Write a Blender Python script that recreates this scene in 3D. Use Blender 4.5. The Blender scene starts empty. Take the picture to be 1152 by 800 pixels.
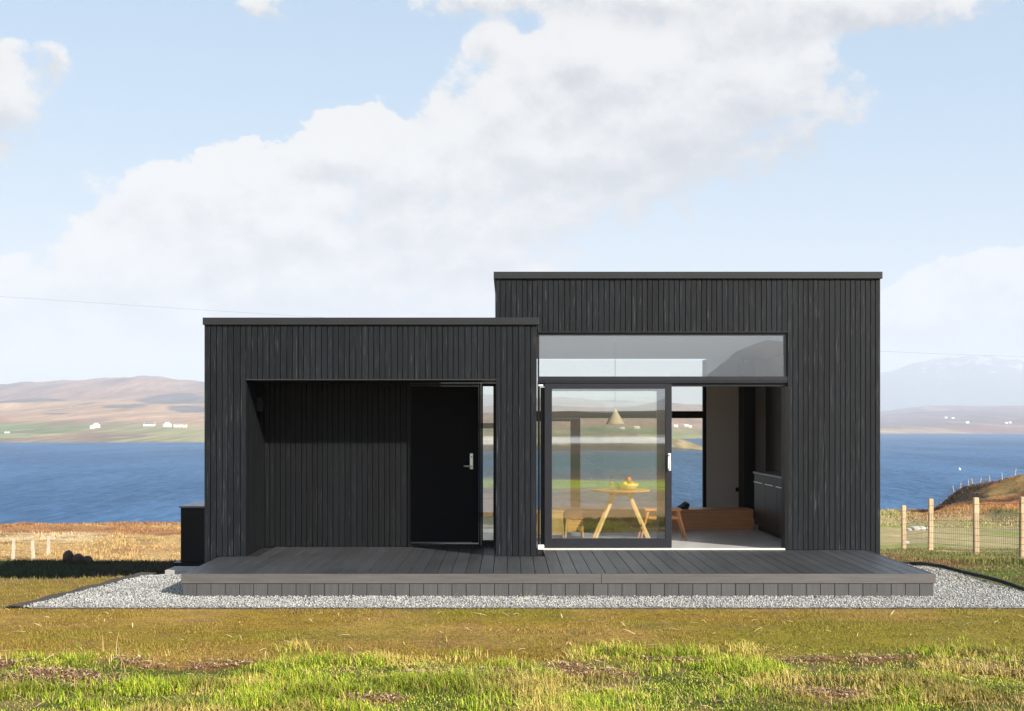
import bpy, math, random
import numpy as np
from mathutils import Vector, Matrix
C = bpy.context.scene
col = C.collection
rng = np.random.default_rng(7)
random.seed(7)
R = math.radians

# ------------------------------------------------------------------ camera
EYE = 1.87
F = 1400.0                       # focal length in photo pixels (1152 wide)
cam_d = bpy.data.cameras.new('camera')
cam = bpy.data.objects.new('camera', cam_d); col.objects.link(cam)
cam.location = (0, 0, EYE); cam.rotation_euler = (R(90), 0, 0)
cam_d.sensor_width = 36.0
cam_d.lens = 36.0 * F / 1152
cam_d.shift_x = 4 / 1152; cam_d.shift_y = 78 / 1152
cam_d.clip_end = 30000; cam_d.clip_start = 0.05
C.camera = cam
C.view_settings.view_transform = 'Standard'
C.view_settings.look = 'None'
C.view_settings.gamma = 1
C.view_settings.exposure = 0.92
C.cycles.use_denoising = True
C.cycles.max_bounces = 8
C.cycles.transparent_max_bounces = 12
C.cycles.volume_bounces = 1
C.cycles.sample_clamp_indirect = 8
C.render.film_transparent = False

# ------------------------------------------------------------------ sun
SUN = Vector((-0.97, 1.0, -0.66)).normalized()     # direction the light travels
SUN_EL = math.asin(-SUN.z)
SUN_AZ = math.atan2(-SUN.x, -SUN.y)
sd = bpy.data.lights.new('sun', 'SUN'); sd.energy = 5.0; sd.angle = R(0.5); sd.color = (1.0, 0.93, 0.82)
so = bpy.data.objects.new('sun', sd); col.objects.link(so)
so.rotation_euler = SUN.to_track_quat('-Z', 'Y').to_euler(); so.location = (20, -20, 30)

# ------------------------------------------------------------------ world: sky and clouds
W = bpy.data.worlds.new('World'); C.world = W; W.use_nodes = True
nt = W.node_tree; N = nt.nodes; L = nt.links; N.clear()
def wn(t, **k):
    n = N.new(t)
    for a, b in k.items(): setattr(n, a, b)
    return n
def wm(op, a, b=None, c=None, clamp=False):
    n = N.new('ShaderNodeMath'); n.operation = op; n.use_clamp = clamp
    for i, v in enumerate((a, b, c)):
        if v is None: continue
        if isinstance(v, (int, float)): n.inputs[i].default_value = v
        else: L.new(v, n.inputs[i])
    return n.outputs[0]
out = wn('ShaderNodeOutputWorld'); bg = wn('ShaderNodeBackground'); bg.inputs[1].default_value = 0.078
sky = wn('ShaderNodeTexSky'); sky.sky_type = 'NISHITA'; sky.sun_disc = False
sky.sun_elevation = SUN_EL; sky.sun_rotation = SUN_AZ
sky.air_density = 1.0; sky.dust_density = 1.6; sky.ozone_density = 1.6; sky.altitude = 10
tc = wn('ShaderNodeTexCoord')
# cloud masses of that day as (bearing, height, half width, half height, strength), in 1/1400 rad
BL = [(-10, 330, 95, 36, .95), (70, 372, 120, 40, .95), (150, 318, 95, 52, 1.0), (120, 262, 34, 24, .6), (205, 232, 58, 46, 1.0), (275, 225, 75, 50, 1.0),
      (255, 320, 130, 62, 1.0), (345, 232, 78, 56, 1.0), (415, 172, 52, 46, 1.1), (400, 265, 120, 68, 1.0), (500, 215, 88, 54, .95), (545, 280, 95, 44, .85),
      (610, 175, 85, 52, .95), (520, 122, 46, 26, .75), (600, 96, 66, 44, .95), (552, 50, 26, 16, .8), (655, 66, 50, 30, .8), (700, 130, 95, 52, .95),
      (745, 82, 78, 44, .95), (820, 66, 60, 38, .95), (850, 125, 85, 48, .95), (905, 112, 52, 48, .95), (770, 178, 52, 34, .75), (690, 205, 85, 38, .7), (645, 245, 60, 26, .55),
      (600, 0, 150, 16, .75), (780, 6, 130, 22, .85), (950, 6, 130, 24, .9), (1060, 14, 60, 14, .8), (298, 2, 34, 14, .85),
      (-6, 95, 52, 40, 1.0), (40, 70, 26, 20, .8), (-20, 142, 46, 30, .8), (-120, 130, 90, 80, 1.0),
      (1010, 358, 40, 26, .9), (1064, 340, 44, 34, 1.2), (1140, 344, 42, 38, 1.2), (1090, 372, 95, 26, .95), (1030, 388, 60, 16, .7),
      (55, 415, 130, 13, .6), (330, 335, 130, 26, .75), (480, 340, 90, 20, .55), (1300, 330, 110, 52, .95), (1330, 60, 110, 50, .85), (560, 370, 120, 24, .6)]
dg = bpy.data.node_groups.new('cloud_noise', 'ShaderNodeTree')
dg.interface.new_socket('Vector', in_out='INPUT', socket_type='NodeSocketVector')
for nm in ('Sum', 'Large', 'Small'): dg.interface.new_socket(nm, in_out='OUTPUT', socket_type='NodeSocketFloat')
WN, WL = N, L
N = dg.nodes; L = dg.links
gi = N.new('NodeGroupInput'); go = N.new('NodeGroupOutput')
def noise_w(scale, detail, rough, zs=1.4, off=(0, 0, 0)):
    m = N.new('ShaderNodeMapping'); m.inputs['Scale'].default_value = (1, 1, zs); m.inputs['Location'].default_value = off
    L.new(gi.outputs[0], m.inputs[0])
    n = N.new('ShaderNodeTexNoise'); n.inputs['Scale'].default_value = scale
    n.inputs['Detail'].default_value = detail; n.inputs['Roughness'].default_value = rough
    L.new(m.outputs[0], n.inputs['Vector']); return n.outputs['Fac']
n1 = noise_w(6.5, 3, 0.5); n2 = noise_w(19, 6, 0.64, off=(3, 1, 2))
m = N.new('ShaderNodeMapping'); m.inputs['Scale'].default_value = (1, 1, 1.2); m.inputs['Location'].default_value = (1, 5, 2)
L.new(gi.outputs[0], m.inputs[0]); vt = N.new('ShaderNodeTexVoronoi'); vt.feature = 'F1'; vt.inputs['Scale'].default_value = 21; L.new(m.outputs[0], vt.inputs['Vector'])
d2 = wm('MULTIPLY_ADD', wm('SUBTRACT', n2, 0.5), 1.9, wm('MULTIPLY', wm('SUBTRACT', n1, 0.5), 0.75))
d3 = wm('MULTIPLY_ADD', wm('SUBTRACT', 0.45, vt.outputs['Distance']), 0.42, d2)
L.new(d3, go.inputs[0]); L.new(n1, go.inputs[1]); L.new(n2, go.inputs[2])
N, L = WN, WL
def noise_at(off):
    a = wn('ShaderNodeVectorMath', operation='ADD'); L.new(tc.outputs['Generated'], a.inputs[0]); a.inputs[1].default_value = off
    g = wn('ShaderNodeGroup'); g.node_tree = dg; L.new(a.outputs[0], g.inputs[0]); return g.outputs
sep = wn('ShaderNodeSeparateXYZ'); L.new(tc.outputs['Generated'], sep.inputs[0])
az = wm('ARCTAN2', sep.outputs[0], sep.outputs[1]); el = wm('ARCSINE', sep.outputs[2])
q0 = noise_at((0, 0, 0)); q1 = noise_at((0.008, 0, 0.017))
azw = wm('MULTIPLY_ADD', wm('SUBTRACT', q0[1], 0.5), 0.05, az)
elw = wm('MULTIPLY_ADD', wm('SUBTRACT', q0[2], 0.5), 0.04, el)
dens = None; hsum = None
for (px, py, rx, ry, st) in BL:
    a0 = math.atan((px - 572) / F); e0 = math.atan((478 - py) / F * math.cos(a0))
    u = wm('MULTIPLY_ADD', azw, F / rx, -a0 * F / rx); v = wm('MULTIPLY_ADD', elw, F / ry, -e0 * F / ry)
    g = wm('POWER', 0.46, wm('MULTIPLY_ADD', u, u, wm('MULTIPLY', v, v)))
    if st != 1.0: g = wm('MULTIPLY', g, st)
    dens = g if dens is None else wm('ADD', dens, g); hsum = wm('MULTIPLY', g, v) if hsum is None else wm('MULTIPLY_ADD', g, v, hsum)
height = wm('DIVIDE', hsum, wm('ADD', dens, 0.2))
relief = wm('SUBTRACT', q0[0], q1[0])
dens = wm('ADD', wm('SUBTRACT', 1.25, wm('MULTIPLY', wm('EXPONENT', wm('MULTIPLY', dens, -1.25)), 1.25)), q0[0])
mr = wn('ShaderNodeMapRange', interpolation_type='SMOOTHSTEP'); L.new(dens, mr.inputs[0]); mr.inputs[1].default_value = 0.52
L.new(wm('MULTIPLY_ADD', height, -0.32, 0.88, clamp=True), mr.inputs[2])      # crisp billowing tops, dissolving undersides
m3 = wn('ShaderNodeMapping'); m3.inputs['Scale'].default_value = (1, 1, 1.6); m3.inputs['Location'].default_value = (9, 4, 7); L.new(tc.outputs['Generated'], m3.inputs[0])
t3 = wn('ShaderNodeTexNoise'); t3.inputs['Scale'].default_value = 3.2; t3.inputs['Detail'].default_value = 6; L.new(m3.outputs[0], t3.inputs['Vector'])
mr2 = wn('ShaderNodeMapRange', interpolation_type='SMOOTHSTEP'); L.new(t3.outputs[0], mr2.inputs[0])
mr2.inputs[1].default_value = 0.5; mr2.inputs[2].default_value = 0.64
mxa = wn('ShaderNodeMapRange', interpolation_type='SMOOTHSTEP'); L.new(wm('ABSOLUTE', az), mxa.inputs[0])
mxa.inputs[1].default_value = 0.7; mxa.inputs[2].default_value = 1.1
alpha = wm('MAXIMUM', mr.outputs[0], wm('MULTIPLY', mr2.outputs[0], mxa.outputs[0]))
tone = wm('ADD', wm('MULTIPLY', relief, 0.62), wm('MULTIPLY_ADD', height, 0.5, 0.60), clamp=True)
cr = wn('ShaderNodeValToRGB'); L.new(tone, cr.inputs[0]); cr.color_ramp.interpolation = 'EASE'
CG = 5.45
cr.color_ramp.elements[0].position = 0.15; cr.color_ramp.elements[0].color = (0.68, 0.675, 0.705, 1)
cr.color_ramp.elements[1].position = 0.95; cr.color_ramp.elements[1].color = (1.10, 1.065, 1.03, 1)
ccol = wn('ShaderNodeMix', data_type='RGBA', blend_type='MULTIPLY'); ccol.inputs[0].default_value = 1
L.new(cr.outputs[0], ccol.inputs[6]); ccol.inputs[7].default_value = (CG, CG, CG, 1)
# thin high veil makes the blue pale
veil = wn('ShaderNodeMix', data_type='RGBA')
ev = wn('ShaderNodeMapRange'); L.new(el, ev.inputs[0]); ev.inputs[1].default_value = 0.0; ev.inputs[2].default_value = 0.42
ev.inputs[3].default_value = 0.95; ev.inputs[4].default_value = 0.55
L.new(ev.outputs[0], veil.inputs[0]); L.new(sky.outputs[0], veil.inputs[6]); 
vc = wn('ShaderNodeMapRange', data_type='FLOAT_VECTOR', interpolation_type='SMOOTHSTEP'); 
for ii in (7, 8): vc.inputs[ii].default_value = (0.0, 0.0, 0.0) if ii == 7 else (0.26, 0.26, 0.26)
vc.inputs[9].default_value = (4.35, 4.75, 5.2); vc.inputs[10].default_value = (3.3, 4.55, 5.9)
cb_ = wn('ShaderNodeCombineXYZ'); L.new(el, cb_.inputs[0]); L.new(el, cb_.inputs[1]); L.new(el, cb_.inputs[2]); L.new(cb_.outputs[0], vc.inputs[6])
L.new(vc.outputs[1], veil.inputs[7])
mix = wn('ShaderNodeMix', data_type='RGBA')
L.new(wm('MULTIPLY', alpha, 0.96), mix.inputs[0]); L.new(veil.outputs[2], mix.inputs[6]); L.new(ccol.outputs[2], mix.inputs[7])
L.new(mix.outputs[2], bg.inputs[0]); L.new(bg.outputs[0], out.inputs[0])
W.cycles.sampling_method = 'MANUAL'; W.cycles.sample_map_resolution = 512

# ------------------------------------------------------------------ helpers
def tag(o, label=None, cat=None, group=None, kind=None):
    if label: o['label'] = label
    if cat: o['category'] = cat
    if group: o['group'] = group
    if kind: o['kind'] = kind
    return o
def empty(name, loc=(0, 0, 0), label=None, cat=None, group=None):
    o = bpy.data.objects.new(name, None); col.objects.link(o); o.location = loc
    o.empty_display_size = 0.1
    return tag(o, label, cat, group)
class MB:
    def __init__(s): s.v = []; s.f = []; s.c = []
    def add(s, vs, fs, c=(1, 1, 1)):
        b = len(s.v); s.v += [tuple(v) for v in vs]; s.f += [tuple(i + b for i in f) for f in fs]; s.c += [c] * len(vs)
    def box(s, x0, x1, y0, y1, z0, z1, c=(1, 1, 1)):
        s.add([(x0, y0, z0), (x1, y0, z0), (x1, y1, z0), (x0, y1, z0), (x0, y0, z1), (x1, y0, z1), (x1, y1, z1), (x0, y1, z1)],
              [(3, 2, 1, 0), (4, 5, 6, 7), (0, 1, 5, 4), (1, 2, 6, 5), (2, 3, 7, 6), (3, 0, 4, 7)], c)
    def beam(s, a, b, w0, d0, w1=None, d1=None, up=(0, 1, 0), c=(1, 1, 1)):
        a = Vector(a); b = Vector(b); w1 = w1 or w0; d1 = d1 or d0
        z = (b - a).normalized(); x = Vector(up).cross(z)
        if x.length < 1e-4: x = Vector((1, 0, 0))
        x.normalize(); y = z.cross(x)
        vs = []
        for p, w, d in ((a, w0, d0), (b, w1, d1)):
            for sx, sy in ((-1, -1), (1, -1), (1, 1), (-1, 1)):
                vs.append(p + x * sx * w / 2 + y * sy * d / 2)
        s.add(vs, [(3, 2, 1, 0), (4, 5, 6, 7), (0, 1, 5, 4), (1, 2, 6, 5), (2, 3, 7, 6), (3, 0, 4, 7)], c)
    def tube(s, pts, r, n=10, c=(1, 1, 1)):
        pts = [Vector(p) for p in pts]; vs = []; fs = []
        rs = r if isinstance(r, (list, tuple)) else [r] * len(pts)
        for i, p in enumerate(pts):
            d = (pts[min(i + 1, len(pts) - 1)] - pts[max(i - 1, 0)]).normalized()
            x = d.cross(Vector((0, 0, 1)));
            if x.length < 1e-3: x = d.cross(Vector((0, 1, 0)))
            x.normalize(); y = d.cross(x)
            for k in range(n):
                a = 2 * math.pi * k / n
                vs.append(p + (x * math.cos(a) + y * math.sin(a)) * rs[i])
        for i in range(len(pts) - 1):
            for k in range(n):
                fs.append((i * n + k, i * n + (k + 1) % n, (i + 1) * n + (k + 1) % n, (i + 1) * n + k))
        fs.append(tuple(range(n - 1, -1, -1))); fs.append(tuple((len(pts) - 1) * n + k for k in range(n)))
        s.add(vs, fs, c)
    def lathe(s, prof, cx=0, cy=0, cz=0, n=40, c=(1, 1, 1)):
        vs = []; fs = []
        for r, z in prof:
            for k in range(n):
                a = 2 * math.pi * k / n
                vs.append((cx + r * math.cos(a), cy + r * math.sin(a), cz + z))
        for i in range(len(prof) - 1):
            for k in range(n):
                fs.append((i * n + k, i * n + (k + 1) % n, (i + 1) * n + (k + 1) % n, (i + 1) * n + k))
        s.add(vs, fs, c)
    def build(s, name, mat, parent=None, bevel=0, smooth=False, loc=None):
        me = bpy.data.meshes.new(name); me.from_pydata(s.v, [], s.f); me.update()
        if any(c != (1, 1, 1) for c in s.c):
            ca = me.color_attributes.new('tone', 'FLOAT_COLOR', 'POINT')
            ca.data.foreach_set('color', np.array([(c[0], c[1], c[2], 1) for c in s.c], dtype=np.float32).ravel())
        if smooth: me.shade_smooth()
        o = bpy.data.objects.new(name, me); col.objects.link(o); me.materials.append(mat)
        if parent is not None:
            o.parent = parent
            if loc is None: o.location = -Vector(parent_origin(parent))
        if loc is not None: o.location = loc
        if bevel:
            m = o.modifiers.new('bevel', 'BEVEL'); m.width = bevel; m.segments = 2; m.limit_method = 'ANGLE'; m.angle_limit = R(40)
        return o
def parent_origin(p):
    v = Vector((0, 0, 0))
    while p is not None: v += Vector(p.location); p = p.parent
    return v

# ---- numpy value noise
def _h(ix, iy, seed):
    n = (ix.astype(np.int64) * 374761393 + iy.astype(np.int64) * 668265263 + seed * 1442695041) & 0xffffffff
    n = ((n ^ (n >> 13)) * 1274126177) & 0xffffffff
    return ((n ^ (n >> 16)) & 0xffff) / 65535.0
def vn(x, y, seed=0):
    ix = np.floor(x); iy = np.floor(y); fx = x - ix; fy = y - iy
    fx = fx * fx * (3 - 2 * fx); fy = fy * fy * (3 - 2 * fy)
    a = _h(ix, iy, seed); b = _h(ix + 1, iy, seed); c = _h(ix, iy + 1, seed); d = _h(ix + 1, iy + 1, seed)
    return (a * (1 - fx) + b * fx) * (1 - fy) + (c * (1 - fx) + d * fx) * fy
def fbm(x, y, seed=0, oct=5, rough=0.5):
    s = 0; a = 1; t = 0
    for i in range(oct):
        s = s + a * vn(x * 2 ** i + 17.3 * i, y * 2 ** i - 9.1 * i, seed + i); t += a; a *= rough
    return s / t
def ss(x, a, b):
    t = np.clip((x - a) / (b - a), 0, 1); return t * t * (3 - 2 * t)

# ---- materials
def mat(name, base=(.5, .5, .5), rough=.6, metal=0, tone=False, noise=None, bump=None, spec=.5, coord='Object', coat=0):
    """noise=(scale, detail, amount, stretch) multiplies the colour; bump=(scale, strength, distance, stretch)"""
    m = bpy.data.materials.new(name); m.use_nodes = True; t = m.node_tree; n = t.nodes; l = t.links
    p = n['Principled BSDF']; p.inputs['Roughness'].default_value = rough; p.inputs['Metallic'].default_value = metal
    p.inputs['Specular IOR Level'].default_value = spec
    if coat: p.inputs['Coat Weight'].default_value = coat
    cur = None
    rgb = n.new('ShaderNodeRGB'); rgb.outputs[0].default_value = (*base, 1); cur = rgb.outputs[0]
    tcn = n.new('ShaderNodeTexCoord')
    if tone:
        a = n.new('ShaderNodeAttribute'); a.attribute_name = 'tone'
        x = n.new('ShaderNodeMix'); x.data_type = 'RGBA'; x.blend_type = 'MULTIPLY'; x.inputs[0].default_value = 1
        l.new(cur, x.inputs[6]); l.new(a.outputs['Color'], x.inputs[7]); cur = x.outputs[2]
    if noise:
        for (sc, de, am, st) in (noise if isinstance(noise, list) else [noise]):
            mp = n.new('ShaderNodeMapping'); mp.inputs['Scale'].default_value = st; l.new(tcn.outputs[coord], mp.inputs[0])
            tx = n.new('ShaderNodeTexNoise'); tx.inputs['Scale'].default_value = sc; tx.inputs['Detail'].default_value = de
            l.new(mp.outputs[0], tx.inputs[0])
            r = n.new('ShaderNodeMapRange'); r.inputs[1].default_value = .3; r.inputs[2].default_value = .7
            r.inputs[3].default_value = 1 - am; r.inputs[4].default_value = 1 + am; l.new(tx.outputs[0], r.inputs[0])
            x = n.new('ShaderNodeMix'); x.data_type = 'RGBA'; x.blend_type = 'MULTIPLY'; x.inputs[0].default_value = 1
            l.new(cur, x.inputs[6]); l.new(r.outputs[0], x.inputs[7]); cur = x.outputs[2]
    l.new(cur, p.inputs['Base Color'])
    if bump:
        sc, stg, dist, st = bump
        mp = n.new('ShaderNodeMapping'); mp.inputs['Scale'].default_value = st; l.new(tcn.outputs[coord], mp.inputs[0])
        tx = n.new('ShaderNodeTexNoise'); tx.inputs['Scale'].default_value = sc; tx.inputs['Detail'].default_value = 6
        l.new(mp.outputs[0], tx.inputs[0])
        b = n.new('ShaderNodeBump'); b.inputs['Strength'].default_value = stg; b.inputs['Distance'].default_value = dist
        l.new(tx.outputs[0], b.inputs['Height']); l.new(b.outputs[0], p.inputs['Normal'])
    return m
def glass(name, refl=0.10, tint=(.86, .93, .92), rough=0.0):
    m = bpy.data.materials.new(name); m.use_nodes = True; t = m.node_tree; n = t.nodes; l = t.links
    n.remove(n['Principled BSDF']); o = n['Material Output']
    tr = n.new('ShaderNodeBsdfTransparent'); tr.inputs[0].default_value = (*tint, 1)
    g = n.new('ShaderNodeBsdfGlossy'); g.inputs['Roughness'].default_value = rough; g.inputs[0].default_value = (1, 1, 1, 1)
    fr = n.new('ShaderNodeLayerWeight'); fr.inputs[0].default_value = .5
    pw = n.new('ShaderNodeMath'); pw.operation = 'POWER'; pw.inputs[1].default_value = 4.5; l.new(fr.outputs['Facing'], pw.inputs[0])
    r = n.new('ShaderNodeMapRange'); r.inputs[3].default_value = refl; r.inputs[4].default_value = 1
    l.new(pw.outputs[0], r.inputs[0])
    mx = n.new('ShaderNodeMixShader'); l.new(r.outputs[0], mx.inputs[0]); l.new(tr.outputs[0], mx.inputs[1]); l.new(g.outputs[0], mx.inputs[2])
    l.new(mx.outputs[0], o.inputs[0])
    return m
def timber(name, base, fleck, rough=.62):
    """stained boards: per-board tone, long grain, pale worn flecks running with the grain (z)"""
    m = mat(name, base, rough, tone=True, noise=[(1.0, 6, .22, (60, 60, 2.2)), (1.0, 5, .15, (3, 3, .8))], bump=(1.0, .25, .004, (150, 150, 4)))
    t = m.node_tree; n = t.nodes; l = t.links; p = n['Principled BSDF']; p.inputs['Specular IOR Level'].default_value = .22
    src = p.inputs['Base Color'].links[0].from_socket
    tcn = n.new('ShaderNodeTexCoord'); mp = n.new('ShaderNodeMapping'); mp.inputs['Scale'].default_value = (150, 150, 5.0); l.new(tcn.outputs['Object'], mp.inputs[0])
    tx = n.new('ShaderNodeTexNoise'); tx.inputs['Scale'].default_value = 1; tx.inputs['Detail'].default_value = 5; l.new(mp.outputs[0], tx.inputs[0])
    mp2 = n.new('ShaderNodeMapping'); mp2.inputs['Scale'].default_value = (120, 120, 1.6); l.new(tcn.outputs['Object'], mp2.inputs[0])
    t2 = n.new('ShaderNodeTexNoise'); t2.inputs['Scale'].default_value = 1; t2.inputs['Detail'].default_value = 6; l.new(mp2.outputs[0], t2.inputs[0])
    ad = n.new('ShaderNodeMath'); ad.operation = 'ADD'; l.new(tx.outputs[0], ad.inputs[0]); l.new(t2.outputs[0], ad.inputs[1])
    r = n.new('ShaderNodeMapRange'); r.inputs[1].default_value = 1.16; r.inputs[2].default_value = 1.30; l.new(ad.outputs[0], r.inputs[0])
    x = n.new('ShaderNodeMix'); x.data_type = 'RGBA'; l.new(r.outputs[0], x.inputs[0]); l.new(src, x.inputs[6]); x.inputs[7].default_value = (*fleck, 1)
    l.new(x.outputs[2], p.inputs['Base Color'])
    return m
M = {}
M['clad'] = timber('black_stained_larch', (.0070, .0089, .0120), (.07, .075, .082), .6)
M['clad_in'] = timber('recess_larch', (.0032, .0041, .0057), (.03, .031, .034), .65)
M['backing'] = mat('wall_membrane', (.006, .006, .007), .8)
M['cap'] = mat('roof_metal', (.018, .019, .022), .5, 0, spec=.35, noise=(3, 3, .1, (1, 1, 1)))
M['frame'] = mat('window_metal', (.017, .018, .024), .42, 0, spec=.35, noise=(6, 3, .08, (1, 1, 1)))
M['black'] = mat('black_paint', (.004, .004, .005), .5, spec=.25)
M['door'] = mat('door_paint', (.003, .003, .0045), .6, spec=.08, noise=(4, 3, .1, (1, 1, 1)))
M['steel'] = mat('brushed_steel', (.75, .75, .74), .28, 1, bump=(300, .05, .001, (1, 1, 8)))
M['alu'] = mat('bright_threshold', (.78, .76, .72), .35, .3)
M['white'] = mat('white_plastic', (.8, .8, .8), .4)
M['deck'] = mat('dark_deck_boards', (.048, .050, .054), .5, tone=True, noise=[(1, 6, .22, (40, 2.5, 40)), (1, 4, .2, (1.2, 1.2, 1.2))], bump=(1, .35, .004, (140, 3, 140)))
M['fascia'] = mat('deck_edge_board', (.100, .090, .086), .6, noise=[(1, 6, .16, (2.5, 40, 50)), (1, 4, .12, (1.0, 1, 3))], bump=(1, .3, .003, (4, 80, 120)))
M['skirt'] = mat('deck_skirt_boards', (.070, .069, .070), .6, tone=True, noise=(1, 6, .18, (60, 60, 3)), bump=(1, .3, .003, (150, 150, 5)))
M['plaster'] = mat('grey_plaster', (.66, .60, .56), .85, noise=(2, 4, .04, (1, 1, 1)))
M['ceil'] = mat('ceiling_paint', (.72, .71, .72), .9)
M['floor'] = mat('resin_floor', (.56, .55, .54), .35, noise=(2.5, 5, .08, (1, 1, 1)))
M['oak'] = mat('oak', (.60, .33, .12), .45, noise=[(1, 6, .2, (4, 60, 60)), (1, 3, .1, (2, 2, 2))])
M['oakpale'] = mat('pale_oak', (.80, .54, .24), .45, noise=(1, 6, .12, (30, 30, 3)))
M['oakred'] = mat('orange_wood', (.60, .27, .10), .45, noise=(1, 6, .12, (30, 30, 3)))
M['bench'] = mat('bench_veneer', (.52, .22, .095), .4, noise=[(1, 6, .18, (2, 40, 60)), (1, 3, .08, (3, 3, 3))])
M['shade'] = mat('lamp_shade_paint', (.88, .76, .54), .7)
M['cabinet'] = mat('dark_cabinet', (.005, .007, .008), .4, spec=.18)
M['worktop'] = mat('worktop', (.22, .22, .23), .35)
M['cushion'] = mat('cushion_wool', (.02, .024, .032), .9)
M['glass'] = glass('door_glass', .25, (.95, .965, .95))
M['glass_clear'] = glass('window_glass', .05, (.97, .965, .92))
M['glass_top'] = glass('top_window_glass', .20, (.95, .96, .96))
M['post'] = mat('fence_timber', (.55, .40, .24), .8, noise=[(1, 5, .2, (40, 40, 3)), (1, 3, .12, (3, 3, 3))], bump=(1, .4, .004, (120, 120, 6)))
M['oldpost'] = mat('weathered_post', (.50, .44, .35), .9, noise=(1, 5, .2, (40, 40, 3)))
M['wire'] = mat('galvanised_wire', (.22, .21, .19), .5, .5)
M['cable'] = mat('cable_black', (.16, .17, .19), .7)
M['edging'] = mat('black_edging', (.010, .010, .010), .55)
M['rock'] = mat('brown_rock', (.055, .038, .030), .9, noise=(6, 6, .4, (1, 1, 1)), bump=(9, .8, .05, (1, 1, 1)))
M['palerock'] = mat('pale_stone', (.5, .48, .45), .9, noise=(6, 6, .25, (1, 1, 1)), bump=(9, .6, .03, (1, 1, 1)))
M['wash'] = mat('whitewash', (.86, .86, .84), .9)
M['slate'] = mat('slate_roof', (.16, .16, .18), .8)
M['slab'] = mat('concrete_slab', (.35, .34, .33), .9, noise=(5, 4, .12, (1, 1, 1)))
M['darkglass'] = mat('cottage_glass', (.03, .035, .045), .1)

# ------------------------------------------------------------------ terrain
def tz(x, y):
    x = np.asarray(x, float); y = np.asarray(y, float)
    # left and middle: falls gently behind the pad to a crest at 24 m, drops out of sight, then open moor
    zl = np.interp(y, [0, 15.2, 17, 20, 22.5, 24.2, 25.5, 30, 45, 60, 70, 78, 100, 130],
                   [0, -.02, -.34, -.64, -.72, -.78, -1.05, -2.25, -3.1, -3.4, -3.66, -4.8, -16, -26])
    zr = np.interp(y, [0, 16, 21.4, 24, 27.5, 31, 45, 52, 62, 70, 78, 100, 130],
                   [0, 0, -.46, -.64, -.92, -1.25, -1.95, -2.15, -2.45, -2.9, -4.6, -16, -26])
    t = ss(x / np.maximum(y, 1), .17, .29)
    z = zl * (1 - t) + zr * t
    # headland mound on the right
    z = z + 3.6 * np.exp(-((x - 36) / 12.5) ** 2 - ((y - 63) / 7.5) ** 2) * ss(y, 44, 56) * (.85 + .3 * fbm(x / 5, y / 5, 3)) * ss(x / np.maximum(y, 1), .335, .368)
    z = z + .5 * (fbm(x / 2.0, y / 2.5, 9, 4) - .5) * ss(x / np.maximum(y, 1), .33, .37) * ss(y, 50, 55)
    z = z - .35 * ss(fbm(x / 3.0, y / 4, 8), .5, .62) * np.exp(-((x - 30) / 12) ** 2 - ((y - 58) / 5) ** 2)
    # roughness
    away = ss(np.maximum(np.abs(x) - 5.2, np.maximum(y - 25, 11.4 - y)), 0, 2.5)
    z = z + (fbm(x / 2.2, y / 2.2, 11, 4) - .5) * .10 * away
    z = z + (fbm(x / .45, y / .45, 15, 3) - .5) * .045 * ss(11.0 - y, 0, 1.4)
    z = z + (fbm(x / 9, y / 9, 21, 4) - .5) * (.5 * ss(y, 28, 45))
    # far crest line undulates
    z = z + .5 * (fbm(x / 14, y * 0 + 3, 31, 3) - .5) * ss(y, 50, 68)
    # behind the camera: moor rising to a ridge
    p = 32 - y; tt = x / np.maximum(p, 30)
    e = 16 + 12 * (fbm(tt * 9 + 5, tt * 0, 41, 4) - .5)
    hill = e * 700 / F + 0
    z = z + hill * ss(p, 110, 700) + (fbm(x / 40, y / 40, 45, 4) - .5) * 5 * ss(p, 90, 300)
    return z
yc = np.concatenate([np.arange(-900, -400, 25.), np.arange(-400, -80, 6.), np.arange(-80, -10, 3.), np.arange(-10, 7, .4), np.arange(7, 13, .10), np.arange(13, 27, .2),
                     np.arange(27, 80, .5), np.arange(80, 131, 5.)])
xs = np.concatenate([np.arange(-900, -100, 40.), np.arange(-100, -45, 5.), np.arange(-45, -8, .6), np.arange(-8, 8, .10), np.arange(8, 45, .4), np.arange(45, 100, 5.), np.arange(100, 901, 40.)])
def grid_mesh(name, X, Y, Z, material, colr=None):
    ny, nx = X.shape
    co = np.stack([X, Y, Z], -1).reshape(-1, 3)
    idx = np.arange(nx * ny).reshape(ny, nx)
    q = np.stack([idx[:-1, :-1], idx[:-1, 1:], idx[1:, 1:], idx[1:, :-1]], -1).reshape(-1, 4)
    me = bpy.data.meshes.new(name)
    me.vertices.add(len(co)); me.vertices.foreach_set('co', co.astype(np.float32).ravel())
    me.loops.add(q.size); me.loops.foreach_set('vertex_index', q.astype(np.int32).ravel())
    me.polygons.add(len(q)); me.polygons.foreach_set('loop_start', np.arange(0, q.size, 4, dtype=np.int32))
    me.update(calc_edges=True); me.validate()
    if colr is not None:
        ca = me.color_attributes.new('tone', 'FLOAT_COLOR', 'POINT')
        ca.data.foreach_set('color', np.concatenate([colr.reshape(-1, 3), np.ones((len(co), 1))], 1).astype(np.float32).ravel())
    me.shade_smooth(); me.materials.append(material)
    o = bpy.data.objects.new(name, me); col.objects.link(o)
    return o
def lerp(a, b, t): return a * (1 - t[..., None]) + b * t[..., None]
V3 = lambda *a: np.array(a, float)
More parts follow.
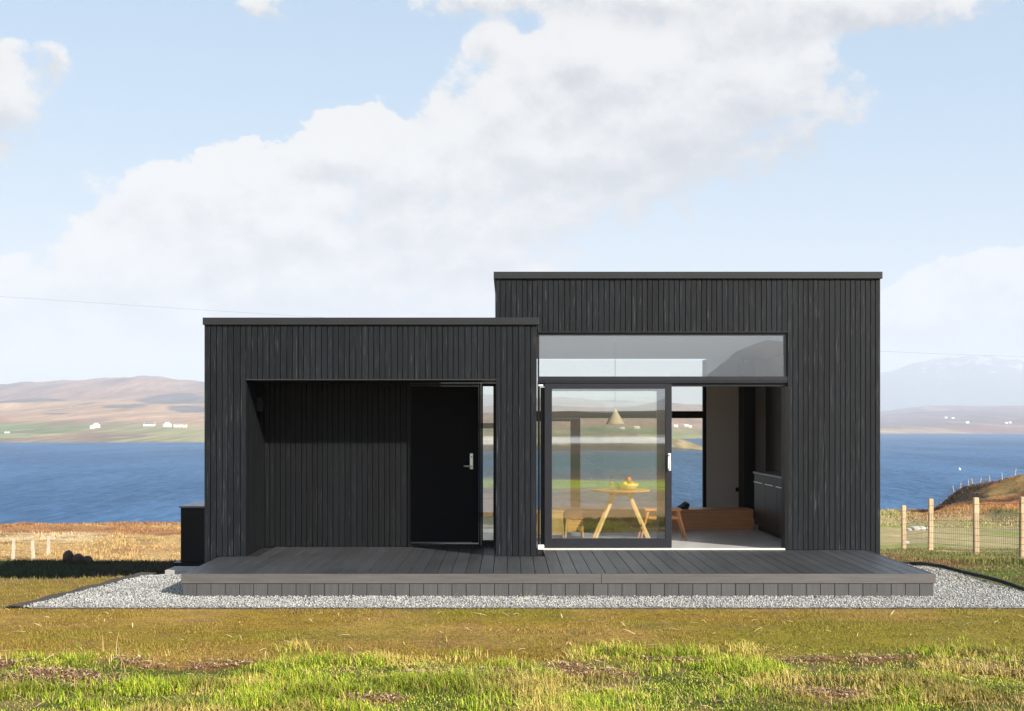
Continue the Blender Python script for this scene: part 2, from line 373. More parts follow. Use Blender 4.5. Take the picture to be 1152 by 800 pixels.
def ground_colour(X, Y):
    f1 = fbm(X / 1.1, Y / 1.1, 51, 5); f2 = fbm(X / 3.5, Y / 2.2, 52, 5); f3 = fbm(X / .3, Y / .3, 53, 4); f4 = fbm(X / 12, Y / 5, 54, 5)
    # mown turf, ochre and olive
    c = lerp(V3(.24, .155, .022), V3(.31, .19, .05), ss(f1, .38, .62))
    c = lerp(c, V3(.185, .160, .016), ss(f2, .50, .66) * .7)
    c = lerp(c, V3(.20, .12, .06), ss(f3, .6, .75) * .5)
    # rough ground in front: thatch and bracken-red litter under the grass
    rough = ss(9.95 + (f2 - .5) * 1.3 + (f3 - .5) * .8 - Y, -.2, .4)
    cr_ = lerp(V3(.075, .085, .018), V3(.19, .13, .06), ss(f3, .45, .6))
    cr_ = lerp(cr_, V3(.20, .085, .045), litter(X, Y))
    c = lerp(c, cr_, rough)
    c = lerp(c, lerp(V3(.46, .28, .12), V3(.36, .24, .08), ss(f2, .4, .6)), ss(7.9 - Y, 0, .4))
    # left slope behind the gravel: grass to bare soil, the house's shadow darkened into the colour
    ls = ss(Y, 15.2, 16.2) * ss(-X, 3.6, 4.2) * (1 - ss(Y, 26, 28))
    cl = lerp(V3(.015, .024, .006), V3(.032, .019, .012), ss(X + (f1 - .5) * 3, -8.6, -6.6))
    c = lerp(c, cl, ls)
    # left open moor: straw and rust bracken bands
    lm = ss(Y, 27, 30)
    cm = lerp(V3(.47, .31, .13), V3(.36, .185, .08), ss(f4 + (Y - 50) * .011, .47, .58))
    band = np.exp(-((Y - 57 - (f4 - .5) * 10) / 1.6) ** 2) * ss(-X, 17, 20) * (1 - ss(-X, 30, 34))
    cm = lerp(cm, V3(.62, .50, .30), band * .8)
    cm = lerp(cm, V3(.10, .05, .03), ss(f1, .62, .72) * .5)
    c = lerp(c, cm, lm)
    # right field behind the fence: pale grass then greener
    rf = ss(Y, 17.5, 20) * ss(X, 5.2, 6.2)
    cf = lerp(V3(.40, .32, .15), V3(.26, .28, .08), ss(f2 + np.sin(Y * .35) * .1, .42, .58))
    cf = lerp(cf, V3(.13, .12, .03), (1 - ss(Y, 23, 27)) * ss(f1, .35, .6))
    cf = lerp(cf, V3(.11, .065, .035), ss(f1, .56, .68) * (1 - ss(Y, 24, 32)) * .8)
    c = lerp(c, cf, rf)
    rs = ss(X, 5.5, 5.8) * (1 - ss(Y, 19, 22)) * ss(Y, 12.6, 13.4)
    c = lerp(c, lerp(V3(.10, .115, .022), V3(.16, .09, .04), ss(f1, .45, .6)), rs)
    # rusty mound
    md = np.exp(-((X - 36) / 17) ** 2 - ((Y - 62) / 10) ** 2) * 2.6 * ss(Y, 49, 52)
    cmd = lerp(V3(.42, .17, .06), V3(.30, .19, .07), ss(f2, .52, .62))
    cmd = lerp(cmd, V3(.045, .03, .018), ss(fbm(X / 3, Y / 3, 58, 4), .51, .58))
    c = lerp(c, cmd, np.clip(md * ss(X / np.maximum(Y, 1), .30, .34), 0, 1))
    # shore slope
    c = lerp(c, V3(.12, .09, .05), ss(Y, 74, 80))
    # behind the camera: brown pasture, a green strip, then moor and ridge
    b = ss(-Y, 3.5, 5); c = lerp(c, V3(.42, .45, .03), b * (1 - ss(-Y, 9, 11)))
    c = lerp(c, lerp(V3(.06, .07, .028), V3(.12, .075, .04), ss(fbm(X / 30, Y / 30, 60, 5), .42, .6)), ss(-Y, 9, 12))
    pp = 32 - Y; bc = 148 - 500 * (X / np.maximum(pp, 30) - .1) ** 2
    c = lerp(c, V3(.80, .78, .78), ss(pp + (f4 - .5) * 14, bc - 30, bc - 20) * (1 - ss(pp + (f4 - .5) * 24, bc + 12, bc + 42)) * ss(-Y, 60, 70) * .9)
    md2 = ss(fbm(X / 2.4, Y / 2.4, 59, 4), .54, .6) * ss(X / np.maximum(Y, 1), .31, .35) * ss(Y, 54, 57) * (1 - ss(Y, 70, 73))
    c = lerp(c, V3(.05, .038, .02), md2 * .8)
    return c
def litter(X, Y):
    l = 0
    for (cx, cy, rx, ry) in ((.0, 9.45, .85, .30), (-2.6, 9.85, .8, .2), (3.9, 9.5, .7, .32), (-3.4, 9.2, .7, .3), (1.3, 9.9, .5, .12), (2.7, 9.9, .6, .14), (-1.0, 8.5, .3, .15), (2.2, 8.7, .35, .15), (-4.2, 9.8, .5, .2)):
        l = np.maximum(l, np.exp(-((X - cx) / rx) ** 2 - ((Y - cy) / ry) ** 2))
    return ss(l + (fbm(X / .4, Y / .25, 70, 4) - .5) * .9, .42, .62)
X, Y = np.meshgrid(xs, yc)
Z = tz(X, Y)
# keep the ground under the house, deck and gravel level
pad = (1 - ss(np.abs(X - .45), 5.35, 6.2)) * ss(Y, 12.4, 12.7) * (1 - ss(Y, 15.2, 16))
pad2 = (1 - ss(np.abs(X - .52), 4.3, 4.6)) * ss(Y, 15, 15.2) * (1 - ss(Y, 22.2, 22.6))
Z = Z * (1 - np.maximum(pad, pad2)) - .008 * np.maximum(pad, pad2)
gm = mat('turf_and_moor', (1, 1, 1), .95, tone=True, spec=.15,
         noise=[(26, 8, .33, (1, 1, 1)), (3.5, 6, .2, (1, 1, 1)), (.5, 5, .16, (1, 1.6, 1))], bump=(22, .7, .03, (1, 1, 1)))
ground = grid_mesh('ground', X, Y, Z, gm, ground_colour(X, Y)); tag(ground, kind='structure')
def gz(x, y):
    x = np.asarray(x, float); y = np.asarray(y, float)
    p1 = (1 - ss(np.abs(x - .45), 5.35, 6.2)) * ss(y, 12.4, 12.7) * (1 - ss(y, 15.2, 16))
    p2 = (1 - ss(np.abs(x - .52), 4.3, 4.6)) * ss(y, 15, 15.2) * (1 - ss(y, 22.2, 22.6))
    p = np.maximum(p1, p2); return tz(x, y) * (1 - p) - .008 * p

# ------------------------------------------------------------------ sea
SEA = -18.1
wmat = bpy.data.materials.new('sea_water'); wmat.use_nodes = True
t = wmat.node_tree; n = t.nodes; l = t.links; p = n['Principled BSDF']
p.inputs['Roughness'].default_value = .5; p.inputs['IOR'].default_value = 1.33; p.inputs['Specular IOR Level'].default_value = .08
tcn = n.new('ShaderNodeTexCoord')
def wnoise(scale, st, de=4):
    mp = n.new('ShaderNodeMapping'); mp.inputs['Scale'].default_value = st; mp.inputs['Rotation'].default_value = (0, 0, .25); l.new(tcn.outputs['Object'], mp.inputs[0])
    tx = n.new('ShaderNodeTexNoise'); tx.inputs['Scale'].default_value = scale; tx.inputs['Detail'].default_value = de; l.new(mp.outputs[0], tx.inputs[0]); return tx.outputs[0]
a = wnoise(.3, (1, .30, 1), 7); b = wnoise(.012, (1, .12, 1), 5); c_ = wnoise(.05, (.6, .12, 1), 5)
s1 = n.new('ShaderNodeMath'); s1.operation = 'MULTIPLY_ADD'; l.new(a, s1.inputs[0]); s1.inputs[1].default_value = 1.0; l.new(b, s1.inputs[2])
fn = wnoise(.9, (1, .07, 1), 3)
s3 = n.new('ShaderNodeMath'); s3.operation = 'MULTIPLY_ADD'; l.new(fn, s3.inputs[0]); s3.inputs[1].default_value = 1.1; l.new(s1.outputs[0], s3.inputs[2])
s2 = n.new('ShaderNodeMath'); s2.operation = 'ADD'; l.new(s3.outputs[0], s2.inputs[0]); l.new(c_, s2.inputs[1])
r = n.new('ShaderNodeMapRange'); r.inputs[1].default_value = 1.72; r.inputs[2].default_value = 2.38; l.new(s2.outputs[0], r.inputs[0])
x = n.new('ShaderNodeMix'); x.data_type = 'RGBA'; l.new(r.outputs[0], x.inputs[0]); x.inputs[6].default_value = (.018, .075, .175, 1); x.inputs[7].default_value = (.060, .160, .315, 1)
l.new(x.outputs[2], p.inputs['Base Color'])
bp = n.new('ShaderNodeBump'); bp.inputs['Strength'].default_value = 1; bp.inputs['Distance'].default_value = 1.6; l.new(a, bp.inputs['Height']); l.new(bp.outputs[0], p.inputs['Normal'])
m = MB(); m.add([(-12000, 60, SEA), (12000, 60, SEA), (12000, 12000, SEA), (-12000, 12000, SEA)], [(0, 1, 2, 3)])
tag(m.build('water', wmat), kind='structure')

# ------------------------------------------------------------------ far shore, headland and mountain
farm = mat('far_moor', (1, 1, 1), .95, tone=True, spec=.1, noise=[(.016, 8, .30, (1, .10, 1)), (.09, 7, .32, (1, .07, 1))])
pxs = np.arange(-700, 1900, 4.0)
tt = (pxs - 572) / F
coast_y = np.interp(pxs, [-700, 0, 230, 500, 700, 800, 860, 990, 1152, 1900], [500, 498, 498, 497, 496, 493, 490, 488, 488, 490])
rc = F * (EYE - SEA) / (coast_y - 478)
crest = np.interp(pxs, [-700, -100, 0, 60, 130, 180, 230, 400, 600, 800, 900, 985, 1040, 1100, 1152, 1300, 1900], [40, 42, 44, 47, 48, 50, 47, 40, 34, 20, 14, 12, 18, 21, 22, 30, 30])
S = np.linspace(0, 1, 110)
SS, TT = np.meshgrid(S, tt, indexing='ij')
RC = np.broadcast_to(rc, SS.shape); CR = np.broadcast_to(crest, SS.shape)
RR = RC + (SS ** 1.25) * 3600
XX = TT * RR; YY = RR
e0 = -F * (EYE - SEA) / RC
prof = 1 - (1 - SS) ** 1.35
E = e0 + (CR - e0) * prof
nz = fbm(XX / 420, YY / 700, 81, 6) - .5
E = E + nz * 26 * ss(SS, .18, .7) * (CR / 45) + (fbm(XX / 160, YY / 160, 84, 5) - .5) * 3.0 * ss(SS, 0, .1)
ZZ = EYE + RR * E / F
ZZ[0] = SEA - 3
hN = fbm(XX / 230, YY / 900, 91, 6); hP = fbm(XX / 70, YY / 500, 92, 5)
left = 1 - ss(TT, .12, .24)
cf = lerp(V3(.16, .20, .06), V3(.30, .27, .12), ss(hN, .45, .6))
cf = lerp(cf, V3(.24, .16, .09), ss(hP, .55, .66))
cm = lerp(V3(.34, .15, .09), V3(.42, .26, .15), ss(hN, .42, .58)); cm = lerp(cm, V3(.16, .10, .09), ss(hP, .52, .64) * .7)
cu = lerp(V3(.13, .10, .12), V3(.27, .16, .13), ss(hN, .45, .6))
k = SS + (hN - .5) * .22
cc = lerp(cf, cm, ss(k, .20, .30)); cc = lerp(cc, cu, ss(k, .55, .72))
cR = lerp(V3(.38, .27, .15), V3(.26, .14, .10), ss(hN, .45, .6)); cR = lerp(cR, V3(.17, .11, .11), ss(SS + (hN - .5) * .3, .18, .34)); cR = lerp(cR, V3(.30, .20, .16), ss(hP, .58, .7) * .6)
cc = lerp(cR, cc, left)
pxg = TT * F + 572
for (fx_, fs, rx_, rs_) in ((25, .60, 62, .085), (200, .58, 55, .06), (215, .47, 34, .05), (140, .50, 30, .03), (60, .38, 20, .02)):
    q = ss(np.exp(-((pxg - fx_) / rx_) ** 2 - ((SS - fs) / rs_) ** 2) + (hP - .5) * .7, .40, .55)
    cc = lerp(cc, V3(.055, .065, .085), q * .85)
fld = ss(fbm(XX / 60, YY / 90, 95, 3), .56, .60) * (1 - ss(SS, .16, .22)) * left
cc = lerp(cc, V3(.36, .34, .17), fld * .7)
cc = lerp(cc, V3(.20, .17, .13), (1 - ss(SS, .004, .02)))
tag(grid_mesh('far_shore', XX, YY, ZZ, farm, cc), kind='structure')
def shore_point(px, py):
    """point of the far shore surface seen at this photo position (the place of a house there)"""
    j = int(np.argmin(np.abs(pxs - px)))
    ypix = 478 - E[:, j] 
    i = int(np.argmax(ypix < py)); i = max(i, 1)
    return XX[i, j], YY[i, j], ZZ[i, j]

# low headland in front of the far shore
pxh = np.arange(380, 797, 2.0); th = (pxh - 572) / F
S2 = np.linspace(0, 1, 26); SH, TH = np.meshgrid(S2, th, indexing='ij')
taper = np.broadcast_to(np.clip((794 - pxh) / 60, 0, 1) ** .6 * np.clip((pxh - 380) / 60, 0, 1) ** .6, SH.shape)
RH = 955 + 12 * (1 - taper) + SH * 330 * (taper * .8 + .05) + (fbm(TH * 40, SH * 0, 101, 3) - .5) * 26
ZH = SEA - 2 + 11.5 * taper * np.sin(np.pi * np.clip(SH, 0, 1)) ** .55 * (.75 + .5 * fbm(TH * 60, SH * 3, 103, 4)) + 1.5 * (SH > 0) * (SH < 1)
chd = lerp(V3(.36, .27, .13), V3(.20, .17, .08), ss(fbm(TH * 90, SH * 6, 104, 4), .45, .6)); chd = lerp(chd, V3(.08, .07, .06), 1 - ss(SH, .03, .09))
tag(grid_mesh('headland', TH * RH, RH, ZH, farm, chd), kind='structure')

pxm = np.arange(900, 1700, 4.0); tm = (pxm - 572) / F
Sm = np.linspace(0, 1, 70); SM, TM = np.meshgrid(Sm, tm, indexing='ij')
cm_ = np.interp(pxm, [900, 960, 1000, 1030, 1065, 1095, 1120, 1152, 1200, 1300, 1700], [35, 48, 60, 72, 74, 80, 76, 70, 82, 60, 60])
CM = np.broadcast_to(cm_, SM.shape)
RM = 9600 + SM * 1400
EM = CM * SM ** .9 + (fbm(TM * 34, SM * 5, 111, 6) - .5) * 26 * np.sin(np.pi * SM ** .8) + (fbm(TM * 90, SM * 3, 112, 4) - .5) * 7 * SM
ZM = EYE + RM * EM / F; ZM[0] = SEA - 5
snow = ss(EM / 80 + (fbm(TM * 260, SM * 22, 115, 5) - .5) * 1.3, .92, 1.12)
cmo = lerp(V3(.05, .055, .07), V3(.42, .45, .5), snow)
tag(grid_mesh('mountain', TM * RM, RM, ZM, mat('mountain_rock', (1, 1, 1), .95, tone=True, spec=.1), cmo), kind='structure')
# the hill range inland, behind the photographer (it mirrors in the glass)
pb = np.linspace(-1.1, 1.1, 260); SBm, TB = np.meshgrid(np.linspace(0, 1, 40), pb, indexing='ij')
RB = 3200 + SBm * 1800
EB = (20 + 74 * np.exp(-((TB - .208) / .062) ** 2) + 40 * np.exp(-((TB + .55) / .2) ** 2) + 16 * (fbm(TB * 12 + 9, TB * 0, 141, 5) - .5)) * SBm ** .8 + (fbm(TB * 40, SBm * 4, 142, 5) - .5) * 10 * SBm
cb = lerp(V3(.12, .10, .07), V3(.2, .14, .09), ss(fbm(TB * 50, SBm * 6, 143, 4), .4, .6))
tag(grid_mesh('inland_hills', TB * RB, 32 - RB, EYE - 30 * (SBm == 0) + RB * EB / F, farm, cb), kind='structure')

# ------------------------------------------------------------------ the house
DF, DL, DR, DB, BK = 13.42, 15.23, 15.99, 16.42, 21.7
def PX(px, d): return (px - 572) * d / F
def PZ(py, d): return EYE + (478 - py) * d / F
DECK = .26
house = empty('timber_house', (.5, 18.5, 0), 'black timber-clad house of two joined flat-roofed boxes by the sea', 'house')
xl0, xl1 = -3.72, PX(605, DL); xr0, xr1 = -.17, PX(991, DR)
ZL, ZR = PZ(357.5, DL), PZ(306, DR)
rx0, rx1, rz1 = PX(277, DL), PX(558, DL), PZ(427.5, DL)       # recess
ox0, ox1, oz1 = PX(605, DR), PX(886.5, DR), PZ(374, DR)          # sliding door opening
T = .03                                                           # board thickness
# walls (the dark membrane behind the boards, plastered inside)
w = MB(); e_ = .002
def wbox(*a): w.box(*a)
wbox(xl0 + .03, rx0 - .03, DL + T, DL + .3, .1, ZL - .09)                 # left pier
wbox(rx0 - .03, rx1 + .03, DL + T, DL + .25, rz1 + .03, ZL - .09)         # lintel over the recess
wbox(rx1 + .03, xl1 - .03, DL + T, DB + .2, .1, ZL - .09)                 # middle pier
wbox(xl0 + .03, rx0 - .03, DL + .302, BK, .1, ZL - .09)                   # left side wall
wbox(rx0 - .028, PX(459, DB), DB + T, DB + .22, .1, ZL - .09)             # recess back wall
wbox(PX(459, DB) + .002, rx1 + .028, DB + T, DB + .22, PZ(430, DB) + .02, ZL - .09)
wbox(xr0 + .03, xr1 - .03, DR + T, DR + .3, oz1 + .02, ZR - .09)          # right box above opening
wbox(ox1 + .02, xr1 - .03, DR + T, DR + .3, .1, oz1 + .018)               # right pier
wbox(xr1 - .28, xr1 - .03, DR + .302, BK - .002, .1, ZR - .09)            # right side wall
wbox(xr0 + .03, xr0 + .25, DR + .302, BK - .002, ZL + .005, ZR - .09)
wbox(PX(455, BK), PX(300, BK) + 4.0, BK, BK + .25, 3.02, ZR - .09) if False else None
w.build('wall', M['backing'], house)
# back wall with its window openings
bx0, bx1 = .42, 3.455                       # back window of the living room
cz0, cz1 = .30, 3.0
w = MB()
w.box(bx1, xr1 - .282, BK, BK + .25, .1, 3.02)
w.box(.15, bx0, BK, BK + .25, .1, 3.02)
w.box(bx0, bx1, BK, BK + .25, .1, cz0)
w.box(-.12, .148, BK, BK + .25, .1, 3.02)
w.box(-1.25, -.122, BK, BK + .25, .1, .28)
w.box(xl0 + .03, -1.25, BK, BK + .25, .1, 3.02)
w.build('back_wall', M['plaster'], house)
w = MB(); w.box(xr1 - .30, xr1 - .284, DR + .31, BK - .004, .27, 3.02); w.build('lining', mat('dark_lining', (.14, .135, .135), .8), house)
w = MB(); w.box(.37, xr1 - .3, DR + .30, BK, .12, .265); w.box(xl0 + .25, .368, DB + .23, BK, .12, .265); w.box(ox0, ox1, DR + .06, DR + .298, .12, .265); w.build('floor', M['floor'], house)
w = MB(); w.box(.15, xr1 - .302, DR + .302, BK - .002, 3.02, 3.12); w.box(xl0 + .05, .148, DB + .24, BK, ZL - .3, ZL - .18); w.build('ceiling', M['ceil'], house)
# roofs with metal cappings
for (a, b, y0, z) in ((xl0 - .015, xl1 + .012, DL - .035, ZL), (xr0 - .02, xr1 + .012, DR - .035, ZR)):
    w = MB(); w.box(a + .05, b - .05, y0 + .06, BK + .2, z - .14, z - .03); w.build('roof', M['backing'], house)
    w = MB(); w.box(a, b, y0, y0 + .3, z - .088, z)
    w.box(a, a + .3, y0 + .302, BK + .28, z - .088, z); w.box(b - .3, b, y0 + .302, BK + .28, z - .088, z); w.box(a + .302, b - .302, BK, BK + .28, z - .088, z)
    w.build('roof_capping', M['cap'], house, bevel=.004)
# cladding
def boards(mb, x0, x1, fz, y, along='x'):
    """vertical boards from x0 to x1; fz(x) gives (z0, z1)"""
    ws = []; L_ = x1 - x0
    while sum(ws) + .009 * len(ws) < L_ - .03: ws.append(random.choice([.056, .060, .064, .058, .070]))
    k = (L_ - .009 * len(ws)) / sum(ws); x = x0
    for wd in ws:
        wd *= k
        r = fz(x + wd / 2)
        if r:
            g = random.uniform(.74, 1.26); c = (g, g * random.uniform(.97, 1.02), g * random.uniform(.95, 1.05))
            dy = random.uniform(0, .005)
            if along == 'x': mb.box(x, x + wd, y + dy, y + T - .002, r[0], r[1], c)
            else: mb.box(y, y + T - .002 - dy, x, x + wd, r[0], r[1], c)
        x += wd + .009
def split_boards(mb, xa, xb, f, y):
    # break at openings so that no board straddles an edge
    boards(mb, xa, xb, f, y)
cl = MB()
zt = ZL - .085
boards(cl, xl0, rx0, lambda x: (.15 if x < -3.55 else DECK + .004, zt), DL)
boards(cl, rx0, rx1, lambda x: (rz1 + .012, zt), DL)
boards(cl, rx1, xl1 - .004, lambda x: (DECK + .004, zt), DL)
cl.build('cladding', M['clad'], house)
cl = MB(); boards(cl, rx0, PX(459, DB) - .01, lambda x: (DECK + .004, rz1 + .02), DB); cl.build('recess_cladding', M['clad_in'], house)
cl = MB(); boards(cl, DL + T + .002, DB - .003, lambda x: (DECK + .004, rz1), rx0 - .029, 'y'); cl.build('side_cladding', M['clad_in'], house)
cl = MB(); boards(cl, DL + T, BK + .2, lambda x: (.1, zt), xl0, 'y'); cl.build('side_cladding', M['clad'], house)
cl = MB(); zt2 = ZR - .085
boards(cl, xr0, ox0, lambda x: (ZL + .002, zt2), DR)
boards(cl, ox0, ox1, lambda x: (oz1 + .012, zt2), DR)
boards(cl, ox1, xr1, lambda x: (DECK + .004 if x < 4.6 else .15, zt2), DR)
cl.build('cladding', M['clad'], house)
cl = MB(); boards(cl, DR + T, BK + .2, lambda x: (.1, zt2), xr1 - .03, 'y'); cl.build('side_cladding', M['clad'], house)
cl = MB(); boards(cl, DR + T, BK + .2, lambda x: (ZL + .002, zt2), xr0, 'y'); cl.build('side_cladding', M['clad'], house)
# soffit and drip trims
w = MB(); w.box(rx0, rx1, DL + T + .002, DB + .02, rz1 + .004, rz1 + .026); w.build('soffit', M['black'], house)
w = MB(); w.box(rx0 - .004, rx1 + .006, DL - .008, DL + .026, rz1 - .002, rz1 + .010); w.build('drip_trim', M['fascia'] if False else mat('trim_metal', (.035, .035, .037), .6, spec=.3), house)
w = MB(); w.box(ox0 - .004, ox1 + .03, DR - .008, DR + .027, oz1, oz1 + .010); w.build('drip_trim', M['cap'], house)
w = MB(); w.box(rx1 - .002 + .0, rx1 + .018, DL + T + .002, DB + .02, DECK + .004, rz1); w.build('reveal_panel', M['black'], house)
# front door
dx0, dx1, dz1 = PX(459, DB), PX(541, DB), PZ(431, DB)
fd = MB(); fd.box(dx0 + .035, dx1 - .03, DB + .012, DB + .06, DECK + .05, dz1 - .04); door = fd.build('front_door', M['door'], house, bevel=.004)
w = MB(); w.box(dx0, dx0 + .033, DB + .002, DB + .09, DECK + .01, dz1); w.box(dx1 - .028, dx1, DB + .002, DB + .09, DECK + .01, dz1); w.box(dx0 + .035, dx1 - .03, DB + .002, DB + .09, dz1 - .037, dz1)
w.build('door_frame', M['black'], house, bevel=.003)
w = MB(); w.box(PX(462, DB), PX(531, DB), DB - .012, DB + .010, DECK + .052, DECK + .064); w.build('weather_bar', mat('dull_metal', (.16, .16, .17), .5, .5), door, bevel=.002)
w = MB(); w.box(dx0, dx1, DB - .03, DB + .09, DECK + .004, DECK + .035); w.build('door_sill', M['black'], house)
hx = PX(530.5, DB); w = MB(); w.box(hx - .022, hx + .022, DB - .004, DB + .010, PZ(528, DB), PZ(510, DB)); hp = w.build('handle_plate', M['steel'], door, bevel=.008)
w = MB(); w.tube([(hx, DB - .005, PZ(524.5, DB)), (hx, DB - .05, PZ(524.5, DB)), (hx - .02, DB - .058, PZ(524.5, DB)), (hx - .10, DB - .058, PZ(524.2, DB))], .009, 10); w.build('lever', M['steel'], hp, smooth=True)
w = MB(); w.tube([(hx, DB - .0045, PZ(514, DB)), (hx, DB - .012, PZ(514, DB))], .009, 14); w.build('keyhole', M['black'], hp)
# side light by the door
w = MB(); sx0, sx1 = PX(541.3, DB), rx1
w.box(sx0, PX(543.2, DB), DB + .004, DB + .08, DECK + .01, dz1); w.box(PX(555, DB), sx1 - .002, DB + .004, DB + .08, DECK + .01, dz1)
w.box(PX(543.2, DB), PX(555, DB), DB + .004, DB + .08, PZ(434.5, DB), dz1); w.box(PX(543.2, DB), PX(555, DB), DB + .004, DB + .08, DECK + .01, PZ(608, DB))
slw = w.build('side_window', M['black'], house)
w = MB(); w.box(PX(543.4, DB), PX(554.8, DB), DB + .04, DB + .046, PZ(607.8, DB), PZ(434.7, DB)); w.build('pane', M['glass'], slw)
# wall lamp in the recess
w = MB(); w.box(rx0 + .001, rx0 + .07, 15.84, 15.98, PZ(462.5, 15.9), PZ(447.5, 15.9)); w.build('wall_lamp', M['backing'], house, bevel=.004)
# ---- big opening: top window, sliding leaf, fixed leaf
FY = DR + .03
w = MB()
gt0, gt1 = PZ(423.5, DR), PZ(377, DR)
w.box(ox0, ox1, FY, FY + .09, gt1, oz1 - .001); w.box(ox0, ox0 + .02, FY, FY + .09, gt0, gt1); w.box(PX(883, DR), ox1, FY, FY + .09, gt0, gt1)
w.box(ox0, ox1, FY - .022, FY + .09, PZ(428.6, DR), gt0)
tw = w.build('top_window', M['frame'], house, bevel=.002)
w = MB(); w.box(ox0 + .021, PX(883, DR) - .001, FY + .03, FY + .036, gt0 + .001, gt1 - .001); w.build('pane', M['glass_top'], tw)
w = MB(); w.box(ox0, ox1, FY - .015, FY + .16, PZ(430.6, DR), PZ(428.8, DR)); w.box(ox0, ox1, FY + .03, FY + .17, PZ(434.5, DR), PZ(430.8, DR)); w.build('head_track', M['frame'], house)
w = MB(); w.box(PX(883.2, DR), ox1 + .012, FY - .028, FY + .18, DECK + .01, PZ(434.7, DR)); w.build('door_jamb', M['black'], house)
w = MB(); w.box(ox0 + .001, PX(607.5, DR), FY, FY + .18, DECK + .01, PZ(434.7, DR)); w.build('door_jamb', M['black'], house)
w = MB(); w.box(ox0 + .07, PX(883, DR), DR - .02, DR + .058, DECK + .003, PZ(616.8, DR)); w.build('threshold', M['alu'], house, bevel=.003)
w = MB(); w.box(PX(605, DR), PX(612, DR), DR - .02, DR + .02, DECK + .006, PZ(612.8, DR)); w.build('end_cap', M['white'], house, bevel=.006)
w = MB(); w.box(PX(605.5, DR), PX(611, DR), DR - .014, DR + .014, PZ(434.8, DR), PZ(432.6, DR)); w.build('end_cap', M['white'], house, bevel=.006)
# sliding leaf
y0, y1 = DR + .004, DR + .056
lx0, lx1, lz0, lz1 = PX(612.6, DR), PX(755.8, DR), PZ(616.3, DR) , PZ(431.5, DR)
ix0, ix1, iz0, iz1 = PX(621, DR), PX(748.6, DR), PZ(605.8, DR), PZ(437.3, DR)
w = MB(); w.box(lx0, ix0, y0, y1, lz0, lz1); w.box(ix1, lx1, y0, y1, lz0, lz1); w.box(ix0, ix1, y0, y1, iz1, lz1); w.box(ix0, ix1, y0, y1, lz0, iz0)
leaf = w.build('sliding_door', M['frame'], house, bevel=.003)
w = MB(); w.box(ix0 + .001, ix1 - .001, y0 + .02, y0 + .026, iz0 + .001, iz1 - .001); w.build('pane', M['glass'], leaf)
w = MB(); hx = PX(753.2, DR)
w.tube([(hx, y0 - .002, PZ(512, DR)), (hx, y0 - .045, PZ(511.5, DR)), (hx, y0 - .05, PZ(520, DR)), (hx, y0 - .045, PZ(528, DR)), (hx, y0 - .002, PZ(527.5, DR))], .013, 10)
w.box(hx - .018, hx + .018, y0 - .006, y0, PZ(529.5, DR), PZ(510, DR)); w.build('door_handle', M['white'], leaf)
# fixed leaf behind it
y0, y1 = DR + .075, DR + .125; d = DR + .09
w = MB(); a0, a1 = PX(608, d), PX(748, d); z0, z1 = PZ(613.5, d), PZ(436, d)
w.box(a0, PX(618, d), y0, y1, z0, z1); w.box(PX(739, d), a1, y0, y1, z0, z1); w.box(PX(618, d), PX(739, d), y0, y1, PZ(440, d), z1); w.box(PX(618, d), PX(739, d), y0, y1, z0, PZ(607.5, d))
fx = w.build('fixed_window', M['frame'], house, bevel=.002)
w = MB(); w.box(PX(618, d) + .001, PX(739, d) - .001, y0 + .02, y0 + .026, PZ(607.5, d) + .001, PZ(440, d) - .001); w.build('pane', M['glass_clear'], fx)
# back windows
d = BK
w = MB(); fy0, fy1 = BK + .02, BK + .10
w.box(bx1 - .06, bx1, fy0, fy1, cz0, cz1); w.box(bx0, bx0 + .06, fy0, fy1, cz0, cz1)
w.box(bx0 + .06, bx1 - .06, fy0, fy1, PZ(470.5, d), PZ(462.5, d)); w.box(bx0 + .06, bx1 - .06, fy0, fy1, cz0, cz0 + .06)
w.box(PX(642, d), PX(653, d), fy0, fy1, cz0 + .06, PZ(470.7, d)); w.box(bx0 + .06, PX(641.8, d), fy0, fy1, PZ(474, d), PZ(470.7, d))
bw = w.build('back_window', M['black'], house)
w = MB(); w.box(bx0 + .06, bx1 - .06, fy0 + .03, fy0 + .036, cz0 + .06, cz1); w.build('pane', M['glass_clear'], bw)
w = MB(); w.box(-1.25, -1.19, fy0, fy1, .28, 3.0); w.box(-.18, -.12, fy0, fy1, .28, 3.0); w.box(-1.19, -.18, fy0, fy1, PZ(482, d), PZ(476, d)); w.box(-1.19, -.18, fy0, fy1, .28, .34)
bw = w.build('back_window', M['black'], house)
w = MB(); w.box(-1.19, -.18, fy0 + .03, fy0 + .036, .34, 3.0); w.build('pane', M['glass_clear'], bw)
w = MB(); w.box(PX(827.5, d), PX(836, d), BK - .012, BK - .001, PZ(553, d), PZ(548.5, d)); w.build('wall_socket', M['black'], house)

# ------------------------------------------------------------------ deck
deck = empty('deck', (.5, 14.5, 0), 'low dark grey timber deck with vertical skirt boards round its edge', 'deck')
w = MB(); x = -3.53; i = 0
while x < 4.61 - .01:
    wd = min(.1465, 4.61 - x); g = random.uniform(.86, 1.16); dz = random.uniform(-.001, .001)
    yb = DB + .001 if (rx0 - .05 < x + wd / 2 < rx1 + .07) else (DR + .003 if x > .37 else DL - .002)
    if rx1 + .07 < x + wd / 2 < xl1: yb = DL - .002
    if x < -3.2: yb = DL - .002
    w.box(x, x + wd, DF + .028, yb, DECK - .028 + dz, DECK + dz, (g, g * random.uniform(.98, 1.01), g * random.uniform(.96, 1.02)))
    x += wd + .0065
w.build('decking', M['deck'], deck, bevel=.0025)
w = MB(); w.box(-3.53, 1.0, DF, DF + .026, DECK - .10, DECK + .001); w.box(1.004, 4.61, DF, DF + .026, DECK - .10, DECK + .001)
